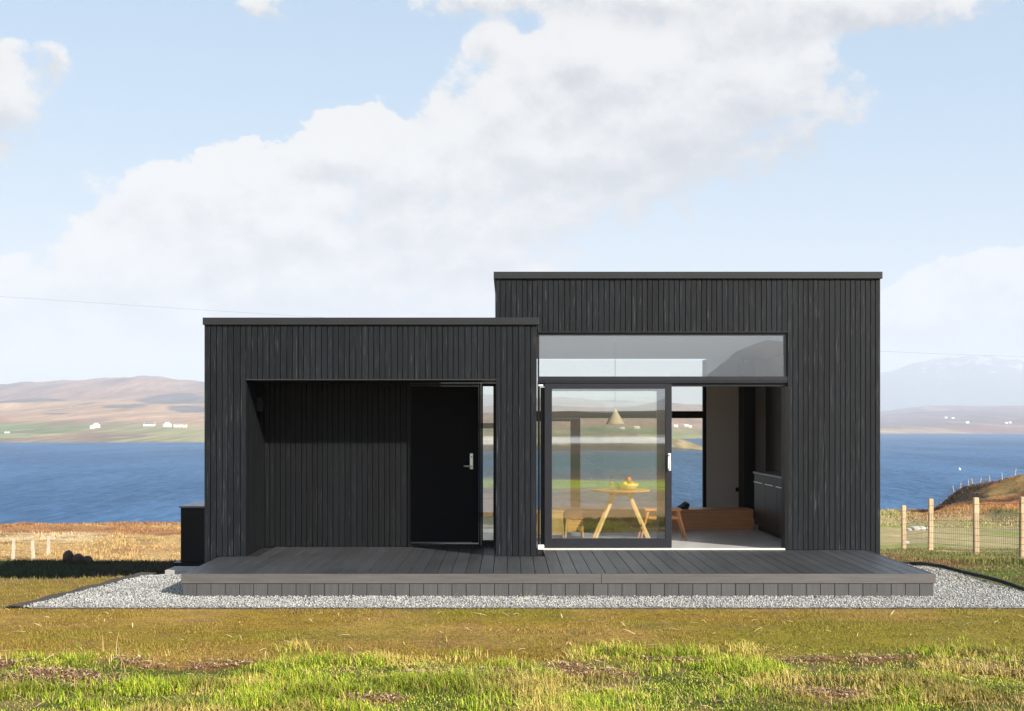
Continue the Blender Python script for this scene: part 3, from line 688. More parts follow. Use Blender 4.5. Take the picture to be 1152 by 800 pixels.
w.box(-3.53, -3.504, DF + .028, DL - .04, DECK - .10, DECK - .031); w.box(4.584, 4.61, DF + .028, DR - .01, DECK - .10, DECK - .031)
w.build('edge_board', M['fascia'], deck, bevel=.003)
w = MB(); x = -3.515
while x < 4.59:
    wd = min(.147, 4.595 - x); g = random.uniform(.88, 1.14); w.box(x, x + wd, DF + .012, DF + .032, -.01, DECK - .102, (g, g, g)); x += wd + .006
y = DF + .036
while y < DL - .1:
    g = random.uniform(.88, 1.14); w.box(-3.515, -3.495, y, y + .147, -.01, DECK - .102, (g, g, g)); w.box(4.575, 4.595, y, y + .147, -.01, DECK - .102, (g, g, g)); y += .153
w.build('skirt', M['skirt'], deck, bevel=.002)
w = MB(); w.box(-3.45, 4.55, DF + .06, DL - .06, .02, DECK - .04); w.box(.4, 4.55, DL - .058, DR - .02, .02, DECK - .04); w.box(rx0 + .1, -.3, DL - .058, DB - .05, .02, DECK - .04); w.build('joists', M['backing'], deck)

# ------------------------------------------------------------------ inside the room
FL = .265
tb = empty('dining_table', (1.57, 17.3, FL), 'small round oak table with splayed pale legs, seen through the sliding door', 'table')
cx, cy = 1.57, 17.3
tz_ = PZ(551.5, 17.25) - .02; w = MB(); w.lathe([(0, .0), (.385, .0), (.402, .008), (.404, .018), (.396, .026), (0, .026)], cx, cy, tz_, 56); w.build('tabletop', M['oak'], tb, smooth=False)
for sx, sy in ((-1, -1), (1, -1), (1, 1), (-1, 1)):
    w = MB(); w.beam((cx + sx * .09, cy + sy * .08, tz_ - .002), (cx + sx * .385, cy + sy * .2, FL), .045, .035, .032, .026, up=(0, 1, 0)); w.build('leg', M['oakpale'], tb, bevel=.004)
w = MB(); w.box(cx - .17, cx + .17, cy - .10, cy - .07, tz_ - .05, tz_ - .003); w.box(cx - .17, cx + .17, cy + .07, cy + .10, tz_ - .05, tz_ - .003); w.build('apron', M['oak'], tb)
tt_ = tz_ + .0265
bo = MB(); bo.lathe([(0, 0), (.05, 0), (.10, .02), (.135, .06), (.142, .085), (.134, .085), (.125, .06), (.09, .028), (0, .012)], cx + .10, cy, tt_, 32)
tag(bo.build('fruit_bowl', M['oakpale'], smooth=True), 'shallow wooden bowl of fruit on the round table', 'bowl')
def fruit(name, x, y, z, r, colr, label):
    w = MB(); pr = [(max(r * math.sin(math.pi * i / 12), .0005), -r * math.cos(math.pi * i / 12) * .93) for i in range(13)]
    w.lathe(pr, 0, 0, 0, 20); o = w.build(name, mat(name + '_skin', colr, .45, bump=(60, .2, .002, (1, 1, 1))), smooth=True, loc=(x, y, z))
    tag(o, label, name, 'fruit in the wooden bowl')
fruit('orange', cx + .14, cy - .02, tt_ + .075, .042, (.75, .22, .03), 'orange at the right side of the fruit bowl')
fruit('orange', cx + .10, cy + .05, tt_ + .073, .040, (.70, .20, .03), 'orange at the back of the fruit bowl')
fruit('orange', cx + .10, cy - .005, tt_ + .142, .040, (.75, .25, .05), 'orange on top of the pile in the bowl')
fruit('lemon', cx + .045, cy - .04, tt_ + .078, .036, (.85, .60, .05), 'yellow lemon at the left side of the bowl')
w = MB(); w.lathe([(.001, .004), (.035, .004), (.035, .10), (.014, .14), (.012, .19), (.018, .20), (.022, .20), (.016, .19), (.018, .14), (.04, .10), (.04, 0), (.001, 0)], cx - .13, cy - .05, tt_, 24)
tag(w.build('carafe', glass('carafe_glass', .25, (.9, .92, .92)), smooth=True), 'small clear glass carafe left of the fruit bowl', 'carafe')
w = MB(); w.lathe([(.001, .003), (.028, .003), (.032, .08), (.034, .08), (.030, 0), (.001, 0)], cx - .03, cy + .08, tt_, 20)
tag(w.build('drinking_glass', glass('tumbler_glass', .25, (.9, .92, .92)), smooth=True), 'short clear tumbler between carafe and fruit bowl', 'glass')
# pendant lamp
lx, ly = PX(692, 17.25), 17.25; lz = PZ(477, 17.25)
pl = empty('pendant_lamp', (lx, ly, lz), 'beige cone pendant lamp hanging over the round table', 'lamp')
w = MB(); w.lathe([(.008, .215), (.016, .20), (.125, .012), (.135, .0), (.130, .0), (.120, .012), (.012, .19)], lx, ly, lz, 40); w.build('lamp_shade', M['shade'], pl, smooth=True)
w = MB(); w.tube([(lx, ly, lz + .21), (lx, ly, 3.019)], .004, 8); w.build('cord', M['wire'], pl)
w = MB(); w.lathe([(.0005, .03), (.025, .045), (.032, .07), (.02, .10), (.012, .14)], lx, ly, lz, 20); w.build('bulb', M['white'], pl, smooth=True)
# stools
def stool(name, x, y, wx, wy, h, mt, label, plank=False):
    s = empty(name, (x, y, FL), label, 'stool', 'wooden stools round the table')
    w = MB(); w.box(x - wx / 2, x + wx / 2, y - wy / 2, y + wy / 2, FL + h - .03, FL + h); w.build('seat', mt, s, bevel=.008)
    for sx, sy in ((-1, -1), (1, -1), (1, 1), (-1, 1)):
        w = MB(); w.beam((x + sx * (wx / 2 - .05), y + sy * (wy / 2 - .04), FL + h - .031), (x + sx * (wx / 2 + .06), y + sy * (wy / 2 + .0), FL), .034, .028, .022, .02); w.build('leg', mt, s, bevel=.004)
    for sy in (-1, 1):
        w = MB(); w.box(x - wx / 2 + .045, x + wx / 2 - .045, y + sy * (wy / 2 - .03) - .009, y + sy * (wy / 2 - .03) + .009, FL + h * .66, FL + h * .75); w.build('stretcher', mt, s, bevel=.003)
    return s
stool('wooden_stool', PX(746, 17.45), 17.55, .52, .34, .43, M['oakred'], 'orange wooden stool right of the table, half in the open doorway')
def panel_stool(x, y, wx, wy, h, mt, label):
    s = empty('panel_stool', (x, y, FL), label, 'stool', 'wooden stools round the table')
    w = MB(); w.box(x - wx / 2, x + wx / 2, y - wy / 2, y + wy / 2, FL + h - .025, FL + h); w.build('seat', mt, s, bevel=.01)
    for sx in (-1, 1):
        w = MB(); w.beam((x + sx * (wx / 2 - .03), y, FL + h - .026), (x + sx * (wx / 2 - .005), y, FL), .022, wy - .02, .022, wy + .02, up=(0, 1, 0)); w.build('side_panel', mt, s, bevel=.003)
    w = MB(); w.box(x - wx / 2 + .03, x + wx / 2 - .03, y - wy / 2 - .002, y - wy / 2 + .016, FL + .10, FL + h - .028); w.build('front_panel', mt, s, bevel=.003)
panel_stool(.56, 17.15, .40, .34, .43, M['oakpale'], 'pale plywood panel stool left of the table by the door frame')
panel_stool(.93, 17.7, .26, .32, .40, M['oak'], 'darker plywood stool behind the pale one, left of table')
# wooden bench front / low wall
w = MB(); w.box(.5, 3.72, 19.1, 19.14, FL, PZ(573, 19.1)); w.box(.5, 3.72, 19.141, 19.55, PZ(573, 19.1) - .03, PZ(573, 19.1) - .001)
bn = empty('bench', (2.1, 19.3, FL), 'long low reddish wooden window bench at the back of the room', 'bench')
a = MB(); a.box(.5, 3.76, 19.1, 19.14, FL, PZ(573.2, 19.1) - .031); a.build('front_panel', M['bench'], bn)
a = MB(); a.box(.5, 3.76, 19.09, 19.6, PZ(573.2, 19.1) - .03, PZ(573.2, 19.1)); a.build('seat', M['bench'], bn, bevel=.004)
a = MB(); a.box(.5, 3.76, 19.56, 19.6, FL, PZ(573.2, 19.1) - .031); a.build('back_panel', M['bench'], bn)
cu = MB(); zc = PZ(573.2, 19.1)
cu.add([(2.62, 19.2, zc), (2.78, 19.2, zc), (2.80, 19.2, zc + .075), (2.76, 19.2, zc + .085), (2.62, 19.5, zc), (2.78, 19.5, zc), (2.82, 19.5, zc + .08), (2.76, 19.5, zc + .1)],
       [(0, 1, 2, 3), (7, 6, 5, 4), (0, 3, 7, 4), (1, 5, 6, 2), (3, 2, 6, 7), (0, 4, 5, 1)])
tag(cu.build('cushion', M['cushion'], bevel=.008), 'dark cushion corner showing on the wooden bench', 'cushion')
# kitchen along the right wall
kc = empty('kitchen_counter', (4.0, 18, FL), 'glossy dark kitchen counter with grey worktop on the right wall', 'kitchen counter')
kx = 3.77
for i, (a, b) in enumerate(((16.75, 17.50), (17.505, 18.25), (18.255, 19.08))):
    w = MB(); w.box(kx, kx + .02, a, b, FL + .09, FL + .855); dr = w.build('cabinet_door', M['cabinet'], kc, bevel=.002)
    w = MB(); w.tube([(kx - .03, a + .1, FL + .74), (kx - .03, b - .1, FL + .74)], .006, 8); w.build('handle', M['steel'], dr)
w = MB(); w.box(kx + .022, 4.46, 16.75, 19.08, FL + .09, FL + .86); w.box(kx + .06, 4.46, 16.76, 19.07, FL, FL + .089); w.build('carcass', M['black'], kc)
w = MB(); w.box(kx - .02, 4.46, 16.74, 19.09, FL + .861, FL + .89); w.build('worktop', M['worktop'], kc, bevel=.003)
tc_ = empty('tall_cabinet', (4.1, 21.4, FL), 'tall narrow black cabinet in the far right corner of the room', 'cabinet')
w = MB(); w.box(PX(837, 21.2), PX(850, 21.2), 21.22, BK - .003, FL, 3.0); w.build('carcass', M['black'], tc_)
w = MB(); w.box(PX(837, 21.2) + .004, PX(850, 21.2) - .004, 21.2, 21.218, FL + .05, 2.98); w.build('cabinet_door', M['black'], tc_)

# ------------------------------------------------------------------ outside the house
ub = empty('utility_box', (-4.1, 17.2, -.15), 'black box standing against the left side of the house', 'utility box')
w = MB(); w.box(-4.42, -3.76, 16.78, 17.7, .02, .75); w.build('casing', M['black'], ub, bevel=.005)
w = MB(); w.box(-4.44, -3.75, 16.76, 17.72, .752, .775); w.build('lid', mat('grey_lid', (.16, .17, .19), .35), ub, bevel=.003)
w = MB(); w.box(-4.50, -3.76, 16.70, 17.75, -.22, .018); w.build('plinth', M['black'], ub)
w = MB(); w.box(-4.35, -3.72, 15.75, 16.2, -.06, .03)
tag(w.build('paving_slab', M['slab'], bevel=.006), 'grey concrete slab on the ground before the black box', 'slab')

# gravel bed and its stones
gvm = mat('gravel_base', (.36, .355, .34), .95, noise=(60, 4, .3, (1, 1, 1)))
w = MB(); GX0, GX1, GY0 = -4.75, 5.62, 12.68
w.add([(-4.98, GY0, .004), (5.75, GY0, .004), (5.72, DR + .0, .0), (5.5, 17.2, -.06), (4.75, 17.2, -.06), (4.75, DR, .0), (-3.5, DR - .6, .0), (-4.45, 15.6, -.01)], [(0, 1, 2, 3, 4, 5, 6, 7)])
tag(w.build('gravel_bed', gvm), kind='structure')
def edge_l(y): return np.interp(y, [12.68, 15.6], [-4.95, -4.45])
def edge_r(y): return np.interp(y, [12.68, 13.6, 15, 17.2], [5.72, 5.74, 5.66, 5.5])
def scatter_mesh(name, base_v, base_f, pos, scale, rotz, tone, material, label=None, cat=None, tilt=None):
    nb = len(base_v); n = len(pos); bv = np.array(base_v, float)
    v = bv[None] * scale[:, None, :]
    if tilt is not None:
        c, s = np.cos(tilt)[:, None], np.sin(tilt)[:, None]
        v = np.stack([v[..., 0] * c + v[..., 2] * s, v[..., 1], -v[..., 0] * s + v[..., 2] * c], -1)
    c, s = np.cos(rotz)[:, None], np.sin(rotz)[:, None]
    v = np.stack([v[..., 0] * c - v[..., 1] * s, v[..., 0] * s + v[..., 1] * c, v[..., 2]], -1) + pos[:, None, :]
    bf = np.array(base_f); k = bf.shape[1]
    f = (bf[None] + (np.arange(n) * nb)[:, None, None]).reshape(-1, k)
    me = bpy.data.meshes.new(name); me.vertices.add(n * nb); me.vertices.foreach_set('co', v.astype(np.float32).ravel())
    me.loops.add(f.size); me.loops.foreach_set('vertex_index', f.astype(np.int32).ravel())
    me.polygons.add(len(f)); me.polygons.foreach_set('loop_start', np.arange(0, f.size, k, dtype=np.int32))
    me.update(calc_edges=True)
    ca = me.color_attributes.new('tone', 'FLOAT_COLOR', 'POINT')
    cc = np.repeat(np.concatenate([tone, np.ones((n, 1))], 1), nb, 0)
    ca.data.foreach_set('color', cc.astype(np.float32).ravel()); me.materials.append(material)
    o = bpy.data.objects.new(name, me); col.objects.link(o); o['kind'] = 'stuff'
    if label: o['label'] = label
    if cat: o['category'] = cat
    return o
n = 95000
gx = rng.uniform(-5, 5.9, n); gy = rng.uniform(12.66, 17.1, n)
keep = (gx > edge_l(gy)) & (gx < edge_r(gy)) & ~((gx > -3.5) & (gx < 4.59) & (gy > DF + .03)) & ~((gx < 0) & (gy > 15.7)) & ~((gx > 4.5) & (gx < 4.8) & (gy > DR))
gx, gy = gx[keep], gy[keep]; n = len(gx)
octv = [(1, 0, .1), (.2, 1, 0), (-1, .15, .05), (-.1, -1, 0), (.1, 0, .9), (0, .1, -.8)]
octf = [(0, 1, 4), (1, 2, 4), (2, 3, 4), (3, 0, 4), (1, 0, 5), (2, 1, 5), (3, 2, 5), (0, 3, 5)]
zz = np.maximum(gz(gx, gy), -.07) + .014 + rng.uniform(0, .014, n) + .012 * fbm(gx / .4, gy / .4, 120, 3)
g = rng.uniform(.55, 1.15, n); g = np.where(rng.random(n) < .12, g * .5, g)
sc = rng.uniform(.006, .0135, n)[:, None] * np.stack([rng.uniform(.8, 1.5, n), rng.uniform(.7, 1.1, n), rng.uniform(.6, 1.0, n)], -1)
tn = np.stack([g * rng.uniform(.95, 1.05, n), g, g * rng.uniform(.92, 1.02, n)], -1)
scatter_mesh('gravel', octv, octf, np.stack([gx, gy, zz], -1), sc, rng.uniform(0, 6.28, n), tn, mat('granite_chips', (.47, .465, .455), .9, tone=True, noise=(1.3, 4, .14, (1, 1, 1))), 'pale grey stone chips around the deck', 'gravel', rng.uniform(-1, 1, n))

# edgings
w = MB()
ys = np.linspace(13.0, 17.3, 24); prev = None
w.tube([(float(edge_r(y)) + .02 + .012 * math.sin(y * 5), float(y), float(gz(edge_r(y), y)) + .055 + .012 * math.sin(y * 3.1)) for y in ys], .024, 8)
tag(w.build('edging', M['edging'], smooth=True), 'black plastic edging curving along the right side of the gravel', 'edging')
w = MB(); soil = mat('dark_soil', (.060, .048, .040), .95, noise=(18, 6, .4, (1, 1, 1)), bump=(20, .8, .03, (1, 1, 1)))
for i in range(30):
    y = 12.68 + i * .101; a = float(edge_l(y)) - (.20 + .03 * math.sin(i * .9)); b_ = float(edge_l(y)) + .05
    w.v += [(a, y, .004 + .006), (a + .08, y, .026), (b_, y, .012)]; w.c += [(1, 1, 1)] * 3
    if i: q = 3 * i; w.f += [(q - 3, q - 2, q + 1, q), (q - 2, q - 1, q + 2, q + 1)]
w.add([(-4.98, GY0 - .003, .006), (5.9, GY0 - .003, .006), (5.9, GY0 - .02, -.06), (-4.98, GY0 - .02, -.06)], [(0, 3, 2, 1)])
tag(w.build('soil_strip', soil), kind='structure')

# boulders
def boulder(x, y, s, mt, label, seed, cat='boulder', group=None, sink=.3):
    import bmesh
    bm = bmesh.new(); bmesh.ops.create_icosphere(bm, subdivisions=2, radius=1)
    P = np.array([v.co for v in bm.verts]); k = .72 + .6 * fbm(P[:, 0] * 1.3 + seed, P[:, 1] * 1.3 + P[:, 2] * 1.7, seed, 4)
    k = np.round(k * 6) / 6 * .75 + k * .25
    for v, q in zip(bm.verts, k): v.co = Vector((v.co.x * s[0] * q, v.co.y * s[1] * q, v.co.z * s[2] * q))
    me = bpy.data.meshes.new('boulder'); bm.to_mesh(me); bm.free(); me.materials.append(mt)
    o = bpy.data.objects.new('boulder', me); col.objects.link(o); o.location = (x, y, float(gz(x, y)) + s[2] * (1 - sink))
    o.rotation_euler.z = seed; tag(o, label, cat, group); return o
for px, s, lb, sd_ in ((77, (.11, .10, .17), 'dark pointed boulder, leftmost of three on the grass crest', 3), (88, (.14, .12, .13), 'rounded brown boulder between two others on the crest', 5), (98, (.12, .10, .10), 'low brown boulder, rightmost of three on the grass crest', 9)):
    boulder(PX(px, 23.8), 23.8, s, M['rock'], lb, sd_, group='boulders on the crest', sink=.55)
for px, py, s, lb, sd_ in ((1022, 41, .22, 'pale stone behind the first fence post', 11), (1030, 42, .28, 'pale stone in the middle of the small heap in the field', 12), (1037, 42.5, .26, 'larger pale stone at the right of the small heap', 13), (1044, 43, .2, 'small pale stone beside the second fence post', 14), (1027, 44, .2, 'small pale stone at the back of the heap in the field', 15), (1019, 34, .16, 'lone pale stone in the grass by the first fence post', 16)):
    boulder(PX(px, py), py, (s * .62, s * .5, s * .34), M['palerock'], lb, sd_, 'stone', 'pale stones in the field', .45)

# ---- fences
fence = empty('wire_fence', (9.2, 25, 0), 'new timber post and wire mesh fence at the right of the house', 'fence')
fp = [(9.85, 31.0), (9.36, 27.6), (9.06, 24.1), (8.86, 21.45), (8.66, 18.6)]
back = [(10.3, 34.6), (10.75, 38.2)]
allp = fp[::-1]
for (x_, y_) in fp:
    z0 = float(gz(x_, y_)); w = MB(); hgt = 1.12 + .03 * math.sin(x_ * 9)
    w.beam((x_, y_, z0 - .25), (x_ + .01 * math.sin(y_), y_, z0 + hgt), .10, .10, .095, .095, up=(0, 1, 0)); w.build('post', M['post'], fence, bevel=.008)
w = MB()
def wire(p0, p1, h, r):
    pts = []
    for i in range(5):
        k = i / 4; x_ = p0[0] + (p1[0] - p0[0]) * k; y_ = p0[1] + (p1[1] - p0[1]) * k
        zg = float(gz(p0[0], p0[1])) * (1 - k) + float(gz(p1[0], p1[1])) * k; pts.append((x_, y_, zg + h))
    w.tube(pts, r, 5)
for a, b in zip(fp[:-1], fp[1:]):
    for i, h in enumerate((.06, .16, .27, .39, .52, .66, .80, .98)): wire((a[0] - .055, a[1]), (b[0] - .055, b[1]), h, .0035 if i < 7 else .004)
    n_ = 22
    for i in range(n_):
        k = i / n_; x_ = a[0] + (b[0] - a[0]) * k - .055; y_ = a[1] + (b[1] - a[1]) * k; zg = float(gz(*a)) * (1 - k) + float(gz(*b)) * k
        w.tube([(x_, y_, zg + .06), (x_, y_, zg + .80)], .003, 4)
w.build('wire_mesh', M['wire'], fence)
def old_fence(label, pts, h, r, lean=.05):
    x0, y0 = pts[0]; fz = empty('old_fence', (x0, y0, float(gz(x0, y0))), label, 'fence')
    for i, (x_, y_) in enumerate(pts):
        z0 = float(gz(x_, y_)); w = MB(); w.beam((x_, y_, z0 - .2), (x_ + lean * math.sin(i * 2.3), y_, z0 + h), r, r, r * .9, r * .9); w.build('post', M['oldpost'], fz)
    w = MB()
    for hh in (.45, .85):
        w.tube([(x_, y_, float(gz(x_, y_)) + h * hh) for x_, y_ in pts], .006, 4)
    w.build('fence_wire', M['wire'], fz)
old_fence('short run of pale weathered posts on the moor at far left', [(PX(-30, 45), 45), (PX(14.5, 45), 45), (PX(38, 44.5), 44.5), (PX(54, 46.5), 46.5)], .72, .10)
ridge = []
for i, px in enumerate((1056, 1066, 1074, 1080, 1089, 1095, 1102, 1114, 1128, 1141, 1156, 1172)):
    best = 55; bz = -1e9
    for yy in np.arange(50, 72, .5):
        v = (float(gz(PX(px, yy), yy)) - EYE) / yy
        if v > bz: bz = v; best = yy
    ridge.append((PX(px, best), best))
old_fence('line of thin old posts along the ridge of the rusty mound', ridge, .40, .035, .10)

# overhead wire
w = MB(); pts = []
for i in range(41):
    k = i / 40; px = -500 + k * 2200; d = 62
    py = np.interp(px, [-500, 0, 230, 990, 1152, 1700], [300, 333.5, 349, 396, 402, 415]) 
    pts.append((PX(px, d), d, PZ(py, d)))
for _ in range(6): pts = [pts[0]] + [(pts[i][0], pts[i][1], (pts[i - 1][2] + pts[i][2] * 2 + pts[i + 1][2]) / 4) for i in range(1, 40)] + [pts[40]]
w.tube(pts, .004, 6); tag(w.build('overhead_wire', M['cable'], smooth=True), 'thin overhead cable crossing the sky behind the house', 'cable')

# buoy on the water
r_ = F * (EYE - SEA) / (529 - 478)
w = MB(); w.lathe([(.001, -.3), (.45, -.1), (.55, .25), (.40, .6), (.1, .75), (.08, 1.2), (.001, 1.22)], PX(1079.5, r_), r_, SEA + .1, 16)
tag(w.build('buoy', M['wash'], smooth=True), 'tiny white buoy on the blue water, right of the house', 'buoy')

# ---- cottages across the water
def cottage(px, py, wd, h, label, dp=7, roof='slate', turn=.25, group='white cottages on the far shore'):
    x, y, z = shore_point(px, py); k = y / F
    wd = wd * k * .95; h = h * k * .85
    c = empty('cottage', (x, y, z), label, 'cottage', group); c.rotation_euler.z = turn
    w = MB(); w.box(-wd / 2, wd / 2, -dp / 2, dp / 2, -4, h * .6); w.v += [(-wd / 2, -dp / 2, h * .6), (-wd / 2, dp / 2, h * .6), (-wd / 2, 0, h), (wd / 2, -dp / 2, h * .6), (wd / 2, dp / 2, h * .6), (wd / 2, 0, h)]; w.c += [(1, 1, 1)] * 6
    w.f += [(8, 10, 9), (11, 12, 13)]
    w.build('wall', M['wash'], c, loc=(0, 0, 0))
    w = MB(); o = .3; w.add([(-wd / 2 - o, -dp / 2 - o, h * .58), (wd / 2 + o, -dp / 2 - o, h * .58), (wd / 2 + o, 0, h * 1.02), (-wd / 2 - o, 0, h * 1.02), (-wd / 2 - o, dp / 2 + o, h * .58), (wd / 2 + o, dp / 2 + o, h * .58)], [(0, 1, 2, 3), (3, 2, 5, 4)])
    rf = w.build('roof', M['slate'] if roof == 'slate' else M['wash'], c, loc=(0, 0, 0))
    for cx_ in (-wd / 2 + .65, wd / 2 - .65):
        w = MB(); w.box(cx_ - .45, cx_ + .45, -.5, .5, h * .9, h * 1.2); w.build('chimney', M['wash'], rf, loc=(0, 0, 0))
    for f_ in (-.3, .3):
        w = MB(); w.box(wd * f_ - .6, wd * f_ + .6, -dp / 2 - .03, -dp / 2 - .01, h * .2, h * .42); w.build('window', M['darkglass'], c, loc=(0, 0, 0))
    w = MB(); w.box(-.5, .5, -dp / 2 - .03, -dp / 2 - .01, 0, h * .4); w.build('door', M['darkglass'], c, loc=(0, 0, 0))
    return c
cottage(103, 482.5, 5, 3.5, 'small low white outbuilding left of the peaked white cottage', roof='w')
cottage(108, 481.5, 6, 5.5, 'peaked white cottage alone on the green shore', roof='w', turn=1.2, dp=9)
cottage(168, 479.5, 13, 4, 'long low white cottage in the middle of the left shore', turn=.1)
cottage(190, 480.5, 6, 5.5, 'white cottage with sheds beside it near the black house', roof='w', turn=1.1, dp=10)
cottage(201, 481, 9, 3, 'low white shed between two cottages at left shore', roof='w')
cottage(207, 481.5, 5, 3, 'white shed closest to the black house corner', roof='w')
cottage(9, 487.5, 5, 1.8, 'tiny pale shed low on the shore at far left', roof='w')
cottage(761, 480.5, 5, 3, 'white cottage at left in the open doorway view', roof='w')
cottage(773, 480.5, 5, 3.2, 'white cottage in the middle of the doorway view', roof='w')
cottage(777, 481, 4, 2.6, 'white cottage at right in the open doorway view', roof='w')
cottage(702, 483, 5, 2.6, 'white cottage seen through the door glass near the lamp', roof='w')
cottage(716, 482, 7, 3, 'wide white cottage seen through the door glass', roof='w')
cottage(1065.5, 471, 3, 2.2, 'small white cottage, highest at right across the water', roof='w')
cottage(1073, 471.5, 3, 1.8, 'small white cottage just right of the highest one', roof='w')
cottage(1089, 477, 4, 2.4, 'white cottage low above the right shoreline', roof='w')
cottage(1131, 477, 3, 2.2, 'white cottage at left of the far right pair', roof='w')
cottage(1134.5, 476.5, 3, 2.2, 'white cottage at right of the far right pair', roof='w')

# ------------------------------------------------------------------ grass
gmat = mat('grass_blades', (1, 1, 1), .75, tone=True, spec=.25)
_p = gmat.node_tree.nodes['Principled BSDF']
def blades(name, n, xr, yr, keepf, hf, wf, colf, label, cat, lean=.45, curve=1.0):
    x = rng.uniform(*xr, n); y = rng.uniform(*yr, n); k = keepf(x, y); x = x[k]; y = y[k]; n = len(x)
    h = hf(x, y, n); wd = wf(n); a = rng.uniform(0, 6.283, n); ln = rng.uniform(.05, 1, n) * lean * h * curve
    z = gz(x, y) - .004; dx = np.cos(a); dy = np.sin(a)
    P = np.stack([x, y, z], -1); D = np.stack([dx, dy, 0 * dx], -1); S_ = np.stack([-dy, dx, 0 * dx], -1)
    # half of the blades turned broad side to a random side
    up = np.array([0, 0, 1.0])
    v0 = P - S_ * (wd / 2)[:, None]; v1 = P + S_ * (wd / 2)[:, None]
    mid = P + D * (ln * .3)[:, None] + up * (h * .58)[:, None]
    v2 = mid + S_ * (wd * .38)[:, None]; v3 = mid - S_ * (wd * .38)[:, None]
    v4 = P + D * ln[:, None] + up * (h * np.where(ln > h * .6, .82, 1))[:, None]
    v = np.stack([v0, v1, v2, v3, v4], 1).reshape(-1, 3)
    base = np.arange(n) * 5
    loops = np.stack([base, base + 1, base + 2, base + 3, base + 3, base + 2, base + 4], 1).ravel()
    starts = (np.arange(n)[:, None] * 7 + np.array([0, 4])).ravel()
    me = bpy.data.meshes.new(name); me.vertices.add(len(v)); me.vertices.foreach_set('co', v.astype(np.float32).ravel())
    me.loops.add(len(loops)); me.loops.foreach_set('vertex_index', loops.astype(np.int32))
    me.polygons.add(len(starts)); me.polygons.foreach_set('loop_start', starts.astype(np.int32)); me.update(calc_edges=True)
    c = colf(x, y, n); ca = me.color_attributes.new('tone', 'FLOAT_COLOR', 'POINT')
    cc = np.repeat(np.concatenate([c, np.ones((n, 1))], 1), 5, 0); ca.data.foreach_set('color', cc.astype(np.float32).ravel())
    me.materials.append(gmat)
    o = bpy.data.objects.new(name, me); col.objects.link(o); tag(o, label, cat, kind='stuff'); return o
def pick(n, cols, wts):
    i = rng.choice(len(cols), n, p=np.array(wts) / sum(wts)); c = np.array(cols)[i]
    return c * rng.uniform(.75, 1.25, n)[:, None]
def rough_mask(x, y): return ss(9.95 + (fbm(x / 3.5, y / 2.2, 52, 5) - .5) * 1.3 + (fbm(x / .3, y / .3, 53, 4) - .5) * 1.6 - y, -.45, .4)
GRN = [(.20, .28, .014), (.31, .37, .022), (.10, .17, .010), (.40, .37, .045), (.52, .38, .13)]
def col_rough(x, y, n):
    c = pick(n, GRN, [4, 4, 2.5, 2.5, 1.2]); s = pick(n, [(.55, .38, .14), (.40, .27, .08), (.28, .27, .04)], [2, 2, 2])
    k = ss(fbm(x / .7, y / .5, 130, 4), .5, .62)
    v = .80 + .55 * ss(fbm(x / .45, y / .35, 138, 3), .34, .6)
    return (c * (1 - k[:, None] * .8) + s * k[:, None] * .8) * v[:, None]
blades('rough_grass', 225000, (-5.2, 5.2), (7.3, 10.9), lambda x, y: (rng.random(len(x)) < rough_mask(x, y) * (1 - .80 * litter(x, y)) * (.35 + .9 * ss(fbm(x / .35, y / .3, 133, 3), .35, .6))),
       lambda x, y, n: rng.uniform(.016, .055, n) * (.45 + 1.6 * ss(fbm(x / .6, y / .45, 134, 4), .42, .66)), lambda n: rng.uniform(.003, .0075, n), col_rough,
       'uneven bright green grass in front of the mown strip', 'grass', 1.5)
def col_turf(x, y, n):
    c = pick(n, [(.26, .175, .025), (.33, .21, .05), (.20, .19, .020), (.42, .28, .11), (.24, .12, .05)], [3, 3, 3, 1, 1.2])
    k = ss(fbm(x / 3.5, y / 2.2, 52, 5), .48, .62)[:, None]
    return c * (1 - k * .5) + pick(n, [(.20, .22, .018)], [1]) * k * .5
blades('short_turf', 150000, (-6.2, 6.4), (9.6, 12.70), lambda x, y: rng.random(len(x)) < (1 - rough_mask(x, y)),
       lambda x, y, n: rng.uniform(.008, .024, n) * (.7 + .8 * ss(fbm(x / .5, y / .5, 136, 3), .4, .7)), lambda n: rng.uniform(.003, .006, n), col_turf, 'short ochre turf between the gravel and the rough grass', 'grass', .9)
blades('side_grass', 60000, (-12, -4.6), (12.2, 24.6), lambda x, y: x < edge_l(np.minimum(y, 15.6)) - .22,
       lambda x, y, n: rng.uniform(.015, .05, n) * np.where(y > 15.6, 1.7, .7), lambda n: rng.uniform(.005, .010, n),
       lambda x, y, n: np.where((y > 15.9)[:, None], pick(n, [(.016, .036, .008), (.024, .036, .009), (.03, .02, .013)], [3, 2, 1]), pick(n, [(.22, .17, .05), (.17, .17, .03), (.28, .18, .10)], [2, 2, 2])), 'grass on the bank at the left of the house', 'grass', .8)  # blades on the bank coloured darker to deepen the house's shadow
blades('field_grass', 70000, (5.6, 15), (12.8, 32), lambda x, y: x > edge_r(np.minimum(y, 17.2)) + .06,
       lambda x, y, n: rng.uniform(.012, .036, n) * (1 + 1.6 * ss(fbm(x / 1.2, y / 1.2, 137, 3), .55, .7)), lambda n: rng.uniform(.006, .012, n),
       lambda x, y, n: np.where((fbm(x / 1.1, y / 1.1, 51, 5) > .5)[:, None], pick(n, [(.26, .17, .07), (.20, .13, .05)], [2, 2]), pick(n, [(.17, .19, .035), (.26, .22, .08), (.10, .11, .03)], [2, 2, 2])), 'grass and dead bracken beside and beyond the wire fence', 'grass', .8)
